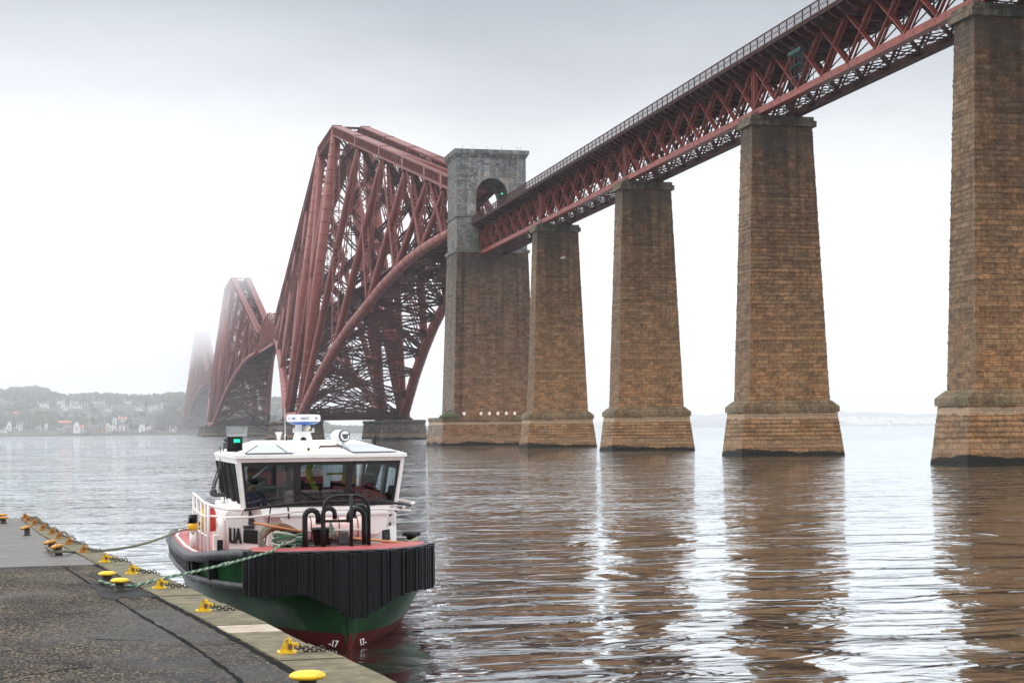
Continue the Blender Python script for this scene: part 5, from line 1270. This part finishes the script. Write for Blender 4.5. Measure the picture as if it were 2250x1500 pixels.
# wipers
part('wiper', lambda b: [(b.bar(fw(u, .32, -.03), fw(u+.34, .02, -.04), .022), b.bar(fw(u-.03, .34, -.035), fw(u+.28, .04, -.045), .014), b.tube([fw(u, .33, -.05), fw(u, .33, .0)], .03, 8)) for u in (-.86, -.28, .36)], black_p, boat)
# inside the wheelhouse
cab = part('console', lambda b: (b.b2(-1.3, 1.3, 3.25, 3.8, 1.9, 2.22), b.b2(-.15, .55, 3.6, 3.9, 2.1, 2.35), b.b2(-1.38, 1.38, 3.3, 7.0, 1.82, 1.88)), dgrey, boat)
part('seat', lambda b: (b.b2(-.22, .34, 4.9, 5.05, 2.05, 2.72), b.b2(-.22, .34, 4.5, 5.0, 1.95, 2.08), b.b2(.62, 1.1, 5.6, 5.75, 2.0, 2.6), b.b2(.62, 1.1, 5.2, 5.7, 1.95, 2.05)), navy, boat)
part('locker', lambda b: (b.b2(-1.35, -.45, 6.0, 6.8, 1.9, 2.62), b.add([(-1.3, 5.9, 2.3), (-.45, 5.9, 2.3), (-.45, 5.9, 2.95), (-.6, 5.9, 2.95)], [(0, 1, 2, 3)]), b.b2(.2, 1.35, 6.3, 6.9, 1.9, 2.45)), grey_p, boat)
part('door_panel', lambda b: b.add([(-1.0, 6.2, 3.1), (-.5, 6.2, 3.1), (-.62, 6.2, 2.9), (-1.0, 6.2, 2.62)], [(0, 1, 2, 3)]), mat('brown_varnish', (.14, .055, .02), .4), boat)
part('curtain', lambda b: b.b2(-.52, -.40, 4.2, 4.25, 2.25, 3.0), pink_p, boat)
j = part('jacket', lambda b: b.loft([[(x-.05, 4.42, z), (x+.05, 4.40, z), (x+.05, 4.44, z), (x-.05, 4.46, z)] for x, z in ((.04, 3.0), (-.02, 2.85), (.0, 2.72), (.06, 2.6), (.12, 2.48))]), hiviz, None)
j.parent = None; j.location = BO; j.rotation_euler = (0, 0, BRZ); tag(j, 'hi vis yellow strap hanging behind the middle windscreen of the boat', 'jacket')
j = part('jacket', lambda b: (b.loft([[(x-.1*k, 5.1, z), (x+.1*k, 5.1, z), (x+.1*k, 5.2, z), (x-.1*k, 5.2, z)] for x, z, k in ((.82, 2.80, .3), (.86, 2.70, .9), (.88, 2.62, 1.3), (.88, 2.55, .9))]), b.box((.62, 5.1, 2.76), (.34, .05, .04))), hiviz, None)
j.location = BO; j.rotation_euler = (0, 0, BRZ); tag(j, 'hi vis yellow jacket hung inside the right hand side of the wheelhouse', 'jacket')
j = part('box', lambda b: b.box((1.13, 3.75, 2.41), (.17, .16, .15), rz=.2), card, None); j.location = BO; j.rotation_euler = (0, 0, BRZ); tag(j, 'small brown cardboard box on the dashboard behind the right windscreen', 'box')
j = part('cap', lambda b: b.lathe([(.17, 2.49), (.18, 2.50), (.11, 2.52), (.10, 2.58), (.06, 2.61)], c=(1.08, 3.95, 0), n=18), black_p, None); j.location = BO; j.rotation_euler = (0, 0, BRZ); tag(j, 'dark brimmed hat resting beside the cardboard box on the dashboard', 'hat')
j = part('towel', lambda b: b.loft([[(-.55+.30*k, 3.42+.07*math.cos(a), 2.28+.045*math.sin(a)*(1+.2*math.sin(k*9))) for a in [2*math.pi*i/10 for i in range(10)]] for k in (0, .25, .5, .75, 1)], smooth=True), pink_p, None); j.location = BO; j.rotation_euler = (0, 0, BRZ); tag(j, 'rolled pale towel lying on the dashboard behind the left windscreen', 'towel')

# the crewman behind the left pane
def person(loc, rz):
    t = bpy.data.objects.new('person', bpy.data.meshes.new('person')); col.objects.link(t)
    J = {'pel': (0, 0, 0), 'sp': (0, -.03, .25), 'ch': (0, -.02, .42), 'nk': (0, -.01, .55), 'hd0': (0, -.03, .60), 'hd1': (0, -.045, .68), 'hd2': (0, -.03, .76),
         'ls': (-.18, -.01, .48), 'le': (-.25, -.12, .22), 'lw': (-.16, -.34, .17), 'lh': (-.12, -.42, .16), 'rs': (.18, -.01, .48), 're': (.25, -.10, .22), 'rw': (.14, -.32, .20), 'rh': (.10, -.40, .20),
         'lhp': (-.1, 0, -.02), 'lk': (-.12, -.42, .0), 'la': (-.12, -.45, -.40), 'lf': (-.12, -.60, -.44), 'rhp': (.1, 0, -.02), 'rk': (.12, -.42, .0), 'ra': (.12, -.45, -.40), 'rf': (.12, -.60, -.44)}
    Rr = {'pel': .15, 'sp': .145, 'ch': .16, 'nk': .055, 'hd0': .06, 'hd1': .088, 'hd2': .075, 'ls': .075, 'le': .048, 'lw': .034, 'lh': .03, 'rs': .075, 're': .048, 'rw': .034, 'rh': .03, 'lhp': .1, 'lk': .065, 'la': .045, 'lf': .04, 'rhp': .1, 'rk': .065, 'ra': .045, 'rf': .04}
    E_ = [('pel', 'sp'), ('sp', 'ch'), ('ch', 'nk'), ('nk', 'hd0'), ('hd0', 'hd1'), ('hd1', 'hd2'), ('ch', 'ls'), ('ls', 'le'), ('le', 'lw'), ('lw', 'lh'), ('ch', 'rs'), ('rs', 're'), ('re', 'rw'), ('rw', 'rh'), ('pel', 'lhp'), ('lhp', 'lk'), ('lk', 'la'), ('la', 'lf'), ('pel', 'rhp'), ('rhp', 'rk'), ('rk', 'ra'), ('ra', 'rf')]
    ks = list(J)
    # fingers and thumbs rooted in each palm
    for hnd, sg in (('lh', -1), ('rh', 1)):
        bx, by, bz = J[hnd]
        for i, (dx, ln) in enumerate(((-.03, .055), (-.01, .065), (.01, .06), (.028, .048))):
            a = f'{hnd}{i}a'; c = f'{hnd}{i}b'; J[a] = (bx+dx, by-ln*.6, bz); J[c] = (bx+dx, by-ln, bz-.025); Rr[a] = .009; Rr[c] = .008; E_ += [(hnd, a), (a, c)]
        a = f'{hnd}t'; J[a] = (bx-sg*.05, by-.01, bz+.01); Rr[a] = .010; E_.append((hnd, a))
    ks = list(J); me = t.data; me.from_pydata([J[k] for k in ks], [(ks.index(a), ks.index(c)) for a, c in E_], []); me.update()
    t.location = loc; t.rotation_euler = (0, 0, rz)
    sk = t.modifiers.new('skin', 'SKIN'); sk.use_smooth_shade = True
    for i, k in enumerate(ks): d = me.skin_vertices[0].data[i]; d.radius = (Rr[k], Rr[k]); d.use_root = (k == 'pel')
    t.modifiers.new('sub', 'SUBSURF').levels = 1; t.modifiers['sub'].render_levels = 1
    me.materials.append(skin_m)
    dg = bpy.context.evaluated_depsgraph_get(); me2 = bpy.data.meshes.new_from_object(t.evaluated_get(dg)); t.modifiers.clear(); t.data = me2
    me2.materials.clear(); me2.materials.append(cloth_b); me2.materials.append(skin_m)
    for p in me2.polygons:
        c = p.center; p.material_index = 1 if (c.z > .565 or c.y < -.335 and c.z > .1) else 0
    def face(b):
        for x in (-.03, .03): b.lathe([(.012, -.006), (.013, .0), (.006, .008)], c=(x, -.128, .69), n=8, tilt=Matrix.Rotation(R_(90), 3, 'X'))
    part('eyes', face, hair_m, t)
    part('nose', lambda b: b.tube([(0, -.125, .695), (0, -.148, .665), (0, -.13, .655)], [.008, .013, .01], 8), skin_m, t)
    part('mouth', lambda b: b.tube([(-.022, -.122, .632), (0, -.130, .630), (.022, -.122, .632)], .005, 6), red_af, t)
    part('ears', lambda b: [b.lathe([(.008, -.02), (.02, 0), (.008, .022)], c=(x, -.04, .68), n=8) for x in (-.092, .092)], skin_m, t)
    part('hair', lambda b: b.lathe([(.098, -.02), (.102, .03), (.088, .075), (.05, .10), (.01, .108)], c=(0, -.022, .70), n=18), hair_m, t)
    return t
pp = person(tuple(bw(-1.16, 4.0, 1.93)), BRZ+.2)
tag(pp, 'seated crewman in blue workwear low behind the left windscreen of the boat', 'person')

# --- deck gear that belongs to the boat
def pipe(b, pts, r=.045, n=12):
    P = [Vector(p) for p in pts]; b.tube(P, r, n)
def hook(x0, x1, y, zt, zend, z0=1.62, r=.045):
    c, rr = (x0+x1)/2, (x1-x0)/2
    zc = zt-abs(rr)
    return [(x0, y, z0), (x0, y, (z0+zc)/2), (x0, y, zc)]+[(c-rr*math.cos(a), y, zc+abs(rr)*math.sin(a)) for a in [math.pi*i/10 for i in range(1, 10)]]+[(x1, y, zc), (x1, y, zend)]
part('gooseneck_vent', lambda b: b.tube(hook(-.60, -.37, 1.0, 2.26, 2.04), .048, 14), black_p, boat)
part('gooseneck_vent', lambda b: b.tube(hook(-.30, -.10, .9, 2.29, 2.10), .040, 14), black_p, boat)
part('gooseneck_vent', lambda b: b.tube(hook(.44, .17, 1.05, 2.26, 2.06), .045, 14), black_p, boat)
part('gooseneck_vent', lambda b: b.tube(hook(.50, .27, 1.15, 2.30, 2.12), .048, 14), black_p, boat)
def hoop(b):
    b.tube([(-.30, .9, 1.62), (-.30, .9, 2.25), (-.27, .9, 2.38), (-.20, .9, 2.46), (-.08, .9, 2.50), (.28, .9, 2.50), (.40, .9, 2.46), (.47, .9, 2.38), (.50, .9, 2.25), (.50, .9, 1.62)], .028, 10)
    b.tube([(.18, .85, 1.62), (.18, .85, 2.52)], .032, 10); b.tube([(-.29, .9, 2.07), (.2, .9, 2.07)], .024, 8)
part('hoop_rail', hoop, black_p, boat)
part('vent_clamp', lambda b: [b.box((x, y-.0, z), (.11, .03, .03)) for x, y, z in ((-.37, .93, 2.03), (.17, .98, 2.05), (.27, 1.08, 2.11))], dgrey, boat)
def rails(b):
    top = [(-1.98, 7.5, 2.34), (-1.98, 6, 2.30), (-1.98, 4.8, 2.26), (-1.92, 3.9, 2.24), (-1.75, 3.1, 2.21), (-1.45, 2.62, 2.21)]
    low = [(-1.98, 7.5, 2.02), (-1.98, 4.8, 2.0), (-1.9, 3.8, 2.05), (-1.7, 3.0, 2.06), (-1.35, 2.6, 2.08), (-.5, 2.45, 2.17), (.3, 2.4, 2.19), (1.0, 2.5, 2.18), (1.5, 2.9, 2.13), (1.8, 3.5, 2.08)]
    b.tube(top, .026, 10); b.tube(low, .022, 10)
    for y in (7.4, 6.4, 5.4, 4.6, 3.9): b.tube([(-1.98, y, 1.22), (-1.98, y, 2.27)], .028, 8)
    b.tube([(-1.98, 7.4, 1.62), (-1.98, 3.9, 1.66)], .018, 8)
    b.tube([(1.98, 7.4, 1.2), (1.98, 7.4, 2.2), (1.98, 4, 2.2), (1.8, 3.5, 2.2)], .026, 8)
    for x, y, z in ((-1.45, 3.0, 2.1), (1.5, 2.95, 2.1)): b.tube([(x, y-.3, z+.1), (x, y+.2, z)], .02, 8)
part('handrail', rails, pink_p, boat)
part('front_rail', lambda b: (b.tube([(-1.45, 2.62, 2.21), (-1.0, 2.45, 2.27), (-.4, 2.38, 2.33), (.3, 2.36, 2.34), (.95, 2.45, 2.32), (1.45, 2.8, 2.25), (1.75, 3.3, 2.19)], .025, 10), b.bar((-.70, 2.40, 2.30), (-.60, 2.95, 1.98), .03), b.bar((.10, 2.38, 2.33), (.10, 2.42, 2.19), .02), b.bar((1.50, 2.9, 2.18), (1.28, 2.98, 2.02), .03), b.bar((-1.0, 2.45, 2.27), (-1.05, 3.0, 1.5), .02)), black_p, boat)
for x, y, z in ((-1.83, 2.95, 2.0), (-1.73, 3.05, 1.98)):
    part('white_vent', lambda b: b.tube([(x, y, 1.45), (x, y, z-.08), (x, y+.03, z), (x, y+.12, z+.03), (x, y+.2, z-.03), (x, y+.2, z-.12)], .065 if x < -1.8 else .045, 12), pink_p, boat)
part('side_locker', lambda b: b.b2(-1.93, -1.82, 3.3, 3.6, 1.35, 1.72), pink_p, boat)
part('stanchion', lambda b: b.b2(-1.95, -1.85, 6.6, 6.8, 1.2, 1.62), pink_p, boat)
part('float_bracket', lambda b: b.tube([(-2.0, 7.1, 1.2), (-2.0, 7.1, 1.55)], .09, 10), pink_p, boat)
part('deck_post', lambda b: b.b2(-1.96, -1.86, 2.35, 2.45, 1.48, 1.70), black_p, boat)
def cw(fn): return fn
def loose(name, fn, mats, label, cat, group=None):
    o = part(name, fn, mats, None); o.location = BO; o.rotation_euler = (0, 0, BRZ); return tag(o, label, cat, group)
def thingb(name, label, cat, loc, group=None):
    return thing(name, label, cat, tuple(bw(*loc)), BRZ, group)
# life raft canister
r_ = thingb('life_raft', 'pinkish white life raft canister lying on cradle behind the black pipes', 'life raft', (.06, 2.05, 1.60))
part('canister', lambda b: b.lathe([(.12, -.56), (.19, -.54), (.215, -.50), (.215, .50), (.19, .54), (.12, .56)], n=26, c=(0, 0, .26), tilt=Matrix.Rotation(R_(90), 3, 'Y')), mat('pink_canister', (.66, .46, .43), .4, var=.06), r_)
part('seam', lambda b: b.box((0, 0, .26), (1.09, .46, .03)), pink_p, r_)
part('strap', lambda b: [b.tube([(x, .222*math.cos(a), .26+.222*math.sin(a)) for a in [2*math.pi*i/20 for i in range(20)]], .008, 5, closed=True) for x in (-.42, .08, .42)], black_p, r_)
part('cradle', lambda b: (b.b2(-.5, .5, -.2, .2, 0, .05), b.b2(.05, .30, -.35, -.2, 0, .14), b.b2(.12, .22, -.33, -.22, .14, .22)), dgrey, r_)
r_ = thingb('bucket', 'black plastic bucket standing on the foredeck between the black pipes', 'bucket', (-.24, 1.35, 1.60))
part('shell', lambda b: b.lathe([(.135, 0), (.20, .30), (.215, .31), (.21, .33), (.19, .325), (.13, .02)], n=24), black_p, r_)
loose('rope_tuft', lambda b: [b.tube([(-.16+.02*math.sin(i*1.7), 1.0, 2.0+.02*(i % 3)), (-.13+.05*math.sin(i*2.3), .98, 1.88), (-.12+.06*math.cos(i*3.1), .97, 1.74+.03*(i % 4))], .009, 5, mi=i % 2) for i in range(9)], [rope_g, rope_w], 'green rope tail hanging from the hoop above the black bucket', 'rope')
r_ = thingb('anchor', 'rusty brown anchor with a wooden stock lying on the foredeck left of the black pipes', 'anchor', (-.88, 1.9, 1.62))
part('flukes', lambda b: (b.tube([(-.36, -.05, .10), (-.22, -.02, .26), (-.02, 0, .34), (.10, 0, .30), (.30, .02, .20), (.40, .02, .10)], [.012, .045, .06, .06, .045, .012], 10), b.tube([(.02, 0, .32), (-.02, .1, .10), (-.03, .1, .0)], .03, 8), b.tube([(.05, .0, .30), (.10, -.05, .1), (.13, -.1, 0)], .03, 8)), rust, r_)
part('stock', lambda b: b.tube([(-.50, -.12, .40), (.38, -.1, .22)], .020, 8), orange_w, r_)
r_ = thingb('bitts', 'low black mooring bitts on the foredeck wound with green rope', 'bollard', (-.95, 1.05, 1.60))
part('post', lambda b: (b.lathe([(.10, 0), (.09, .26), (.13, .27), (.13, .30)], n=18), b.box((0, 0, .29), (.40, .10, .03))), black_p, r_)
def coil(b, R0_, h, n, r, mi=0, seed=1):
    q = random.Random(seed)
    for k in range(n):
        rr = R0_*q.uniform(.85, 1.15); z = h*(k+.5)/n; tx_, ty_ = q.uniform(-.06, .06), q.uniform(-.06, .06)
        b.tube([(rr*math.cos(a)+q.uniform(-.01, .01), rr*math.sin(a), max(.01, z+tx_*math.cos(a)+ty_*math.sin(a))) for a in [2*math.pi*i/18 for i in range(18)]], r, 6, mi=k % 2 if mi < 0 else mi, closed=True)
rc = loose('rope_coil', lambda b: coil(b, .17, .24, 12, .020, -1, 4), [rope_g, rope_w], 'green and white rope wound in turns around the foredeck bitts', 'rope'); rc.location = tuple(bw(-.95, 1.05, 1.61))
rc = loose('rope_coil', lambda b: coil(b, .17, .16, 9, .018, -1, 8), [rope_g, mat('pale_green_rope', (.22, .38, .32), .85)], 'heap of green rope beside the left black pipe on the foredeck', 'rope'); rc.location = tuple(bw(-.72, 1.35, 1.61))
rc = loose('rope_coil', lambda b: coil(b, .30, .30, 6, .022, 0, 9), [rope_b], 'brown rope loops hung around the anchor on the foredeck', 'rope'); rc.location = tuple(bw(-.92, 2.25, 1.60)); rc.rotation_euler = (R_(62), 0, BRZ)
rc = loose('chain', lambda b: [b.tube([(x-.5+.02*math.cos(a), .02*math.sin(x*20)+.03*math.sin(a), .015) for a in [2*math.pi*i/8 for i in range(8)]], .008, 5, closed=True) for x in [i*.045 for i in range(26)]], [iron], 'rusty anchor chain lying on the red foredeck by the anchor', 'chain'); rc.location = tuple(bw(-.15, 1.0, 1.63))
r_ = thingb('plank', 'long orange wooden boathook pole lying on the foredeck right of the pipes', 'pole', (.75, 1.6, 1.60))
part('pole', lambda b: b.tube([(-.42, .0, .12), (.45, -.35, .03)], .022, 8), orange_w, r_)
def deckboll(loc, label, mr, seed):
    r_ = thingb('deck_bollard', label, 'bollard', loc, 'deck bollards with wound rope')
    part('post', lambda b: (b.lathe([(.09, 0), (.08, .20), (.13, .22), (.13, .28)], n=16), b.box((0, 0, .25), (.34, .08, .06))), black_p, r_)
    rc = loose('rope_coil', lambda b: coil(b, .125, .17, 8, .018, -1, seed), mr, 'x', 'rope'); rc.location = tuple(bw(*loc)); return rc
deckboll((1.74, 3.2, 1.40), 'black deck bollard on the far right side deck of the boat', [mat('yellow_green_rope', (.42, .42, .20), .85, var=.3, vscale=30), rope_w], 12)['label'] = 'yellowish rope wound round the right side deck bollard of the boat'
deckboll((-1.62, 11.6, 1.24), 'black deck bollard at the left stern of the boat holding the far mooring line', [rope_g, rope_b], 13)['label'] = 'dark green rope wound round the left stern bollard of the boat'
r_ = thingb('life_buoy', 'red and yellow life buoy hung on the white side rail of the boat', 'life buoy', (-1.90, 5.4, 1.62))
part('ring', lambda b: (b.tube([(0, .26*math.cos(a), .28+.26*math.sin(a)) for a in [2*math.pi*i/24 for i in range(24)]], .055, 10, closed=True), b.tube([(-.06, -.1, .5), (-.06, -.1, .1)], .03, 8, mi=1)), [red_p, mat('yellow_plastic', (.8, .55, .02), .5)], r_)
r_ = thingb('fire_extinguisher', 'red fire extinguisher clipped upright behind the white side rail', 'extinguisher', (-1.84, 4.6, 1.72))
part('cylinder', lambda b: b.lathe([(.05, 0), (.06, .02), (.06, .36), (.03, .42), (.02, .46)], n=14), red_p, r_)
part('nozzle', lambda b: b.tube([(0, 0, .45), (-.06, 0, .40), (-.07, 0, .2)], .012, 6), black_p, r_)
r_ = thingb('marker_light', 'black and yellow float light with a red tip mounted outside the side rail', 'float light', (-2.08, 6.3, 1.62))
part('body', lambda b: (b.lathe([(.02, -.06), (.085, .03)], n=16, mi=2), b.lathe([(.09, .03), (.10, .08), (.10, .13), (.09, .16)], n=16, mi=1), b.lathe([(.09, .17), (.09, .34)], n=16)), [black_p, mat('amber_plastic', (.85, .48, .01), .4), pink_p], r_)

# ------------------------------------------------------------ mooring ropes
def rope(name, pts, r, label, pitch=.28, mats=None, n=None):
    P = [Vector(p) for p in pts]; L_ = [0]
    for a, c in zip(P, P[1:]): L_.append(L_[-1]+(c-a).length)
    def at(s):
        for i in range(len(P)-1):
            if s <= L_[i+1]: k = (s-L_[i])/(L_[i+1]-L_[i]); return P[i].lerp(P[i+1], k), (P[i+1]-P[i]).normalized()
        return P[-1], (P[-1]-P[-2]).normalized()
    b = MB(); st = pitch/8; n = int(L_[-1]/st)
    for k in range(3):
        path = []
        for i in range(n+1):
            p, d = at(L_[-1]*i/n); a = d.cross(Vector((0, 0, 1))).normalized(); c = a.cross(d); ph = 2*math.pi*(L_[-1]*i/n/pitch+k/3)
            path.append(p+(a*math.cos(ph)+c*math.sin(ph))*r*.52)
        b.tube(path, r*.55, 6, mi=k % 2)
    return tag(b.build(name, mats or [rope_g, rope_w]), label, 'rope')
def sag(a, c, s, n=40):
    a, c = Vector(a), Vector(c); return [a.lerp(c, i/n)-Vector((0, 0, s*4*(i/n)*(1-i/n))) for i in range(n+1)]
b1p, b1q = Vector((-.1, 20.5, QZ)), Vector((-.27, 21.55, QZ))
loop = [b1q+Vector((.10, -.05, .05)), b1q+Vector((.0, .09, .05)), b1q+Vector((-.10, .0, .05)), b1q+Vector((-.10, -.12, .05)), b1p+Vector((-.02, .16, .045)), b1p+Vector((.10, .10, .05))]
endp = bw(-.95, .92, 1.74)
mid_ = bw(-1.30, -.05, 1.66)
g0_ = b1p+Vector((.16, .12, .045)); kk = next(k for k in range(200) if (g0_.lerp(mid_, k/200)).x > xi(OUT, g0_.lerp(mid_, k/200).y)-.03)/200
eg = g0_.lerp(mid_, kk); eg.z = QZ+.045
sg1 = sag(g0_, eg, 0, 12)+sag(eg, mid_, .02, 30)[1:]
pts = loop+sg1+[endp, bw(-.80, 1.05, 1.76)]
rope('mooring_rope', pts, .021, 'thick green and white mooring rope from the yellow bollards to the boat foredeck')
rope('rope_splice', sag(eg, mid_, .02, 30)[14:17], .030, 'knobbly splice in the middle of the green mooring rope', .15)
f1 = Vector((-1.11, 26.93, QZ)); f2 = Vector((-1.27, 28.02, QZ))
lp = [f2+Vector((.09, .0, .05)), f2+Vector((0, .09, .05)), f2+Vector((-.09, 0, .05)), f1+Vector((-.10, .12, .05)), f1+Vector((-.1, .0, .05)), f1+Vector((0, -.09, .05))]
s1 = bw(-2.26, 10.6, 1.30)
rope('mooring_rope', lp+sag(f1+Vector((.12, -.02, .06)), s1, .12)+[bw(-1.9, 11.3, 1.36), bw(-1.62, 11.5, 1.34)], .026, 'thinner brownish mooring rope running from the rusty bollards to the boat stern', .22, [rope_b, mat('dull_green_rope', (.13, .16, .10), .9)])

# ------------------------------------------------------------ air
def vol(name, dens, colr, label, box, aniso=.3, grad=None):
    m = bpy.data.materials.new(name); m.use_nodes = True; t = m.node_tree; t.nodes.clear()
    pv = N(t, 'ShaderNodeVolumePrincipled'); pv.inputs['Color'].default_value = (*colr, 1); pv.inputs['Density'].default_value = dens; pv.inputs['Anisotropy'].default_value = aniso
    o = N(t, 'ShaderNodeOutputMaterial'); L(t, pv.outputs[0], o.inputs['Volume'])
    if grad:
        g = N(t, 'ShaderNodeTexCoord'); s = N(t, 'ShaderNodeSeparateXYZ'); L(t, g.outputs['Object'], s.inputs[0])
        a = N(t, 'ShaderNodeMapRange', interpolation_type='SMOOTHSTEP'); L(t, s.outputs[2], a.inputs[0]); a.inputs[1].default_value = grad[0]; a.inputs[2].default_value = grad[1]; a.inputs[4].default_value = dens
        L(t, a.outputs[0], pv.inputs['Density'])
    b = MB(); b.b2(*box); o = b.build(name, m); o['kind'] = 'stuff'; tag(o, label, 'haze' if name == 'haze' else 'mist'); return o
vol('haze', HAZE, (.90, .94, .99), 'pale mist filling the air over the whole firth', (-9500, 9500, -450, 11000, -10, 118))
lc = vol('low_cloud', .0052, (.94, .965, 1.0), 'bank of low cloud swallowing the tops of the two far towers', (-3000, 4200, 1000, 5600, -5, 117), grad=(52, 116))
tt = lc.data.materials[0].node_tree; mr = [n for n in tt.nodes if n.type == 'MAP_RANGE'][0]; mr.inputs[3].default_value = .00036
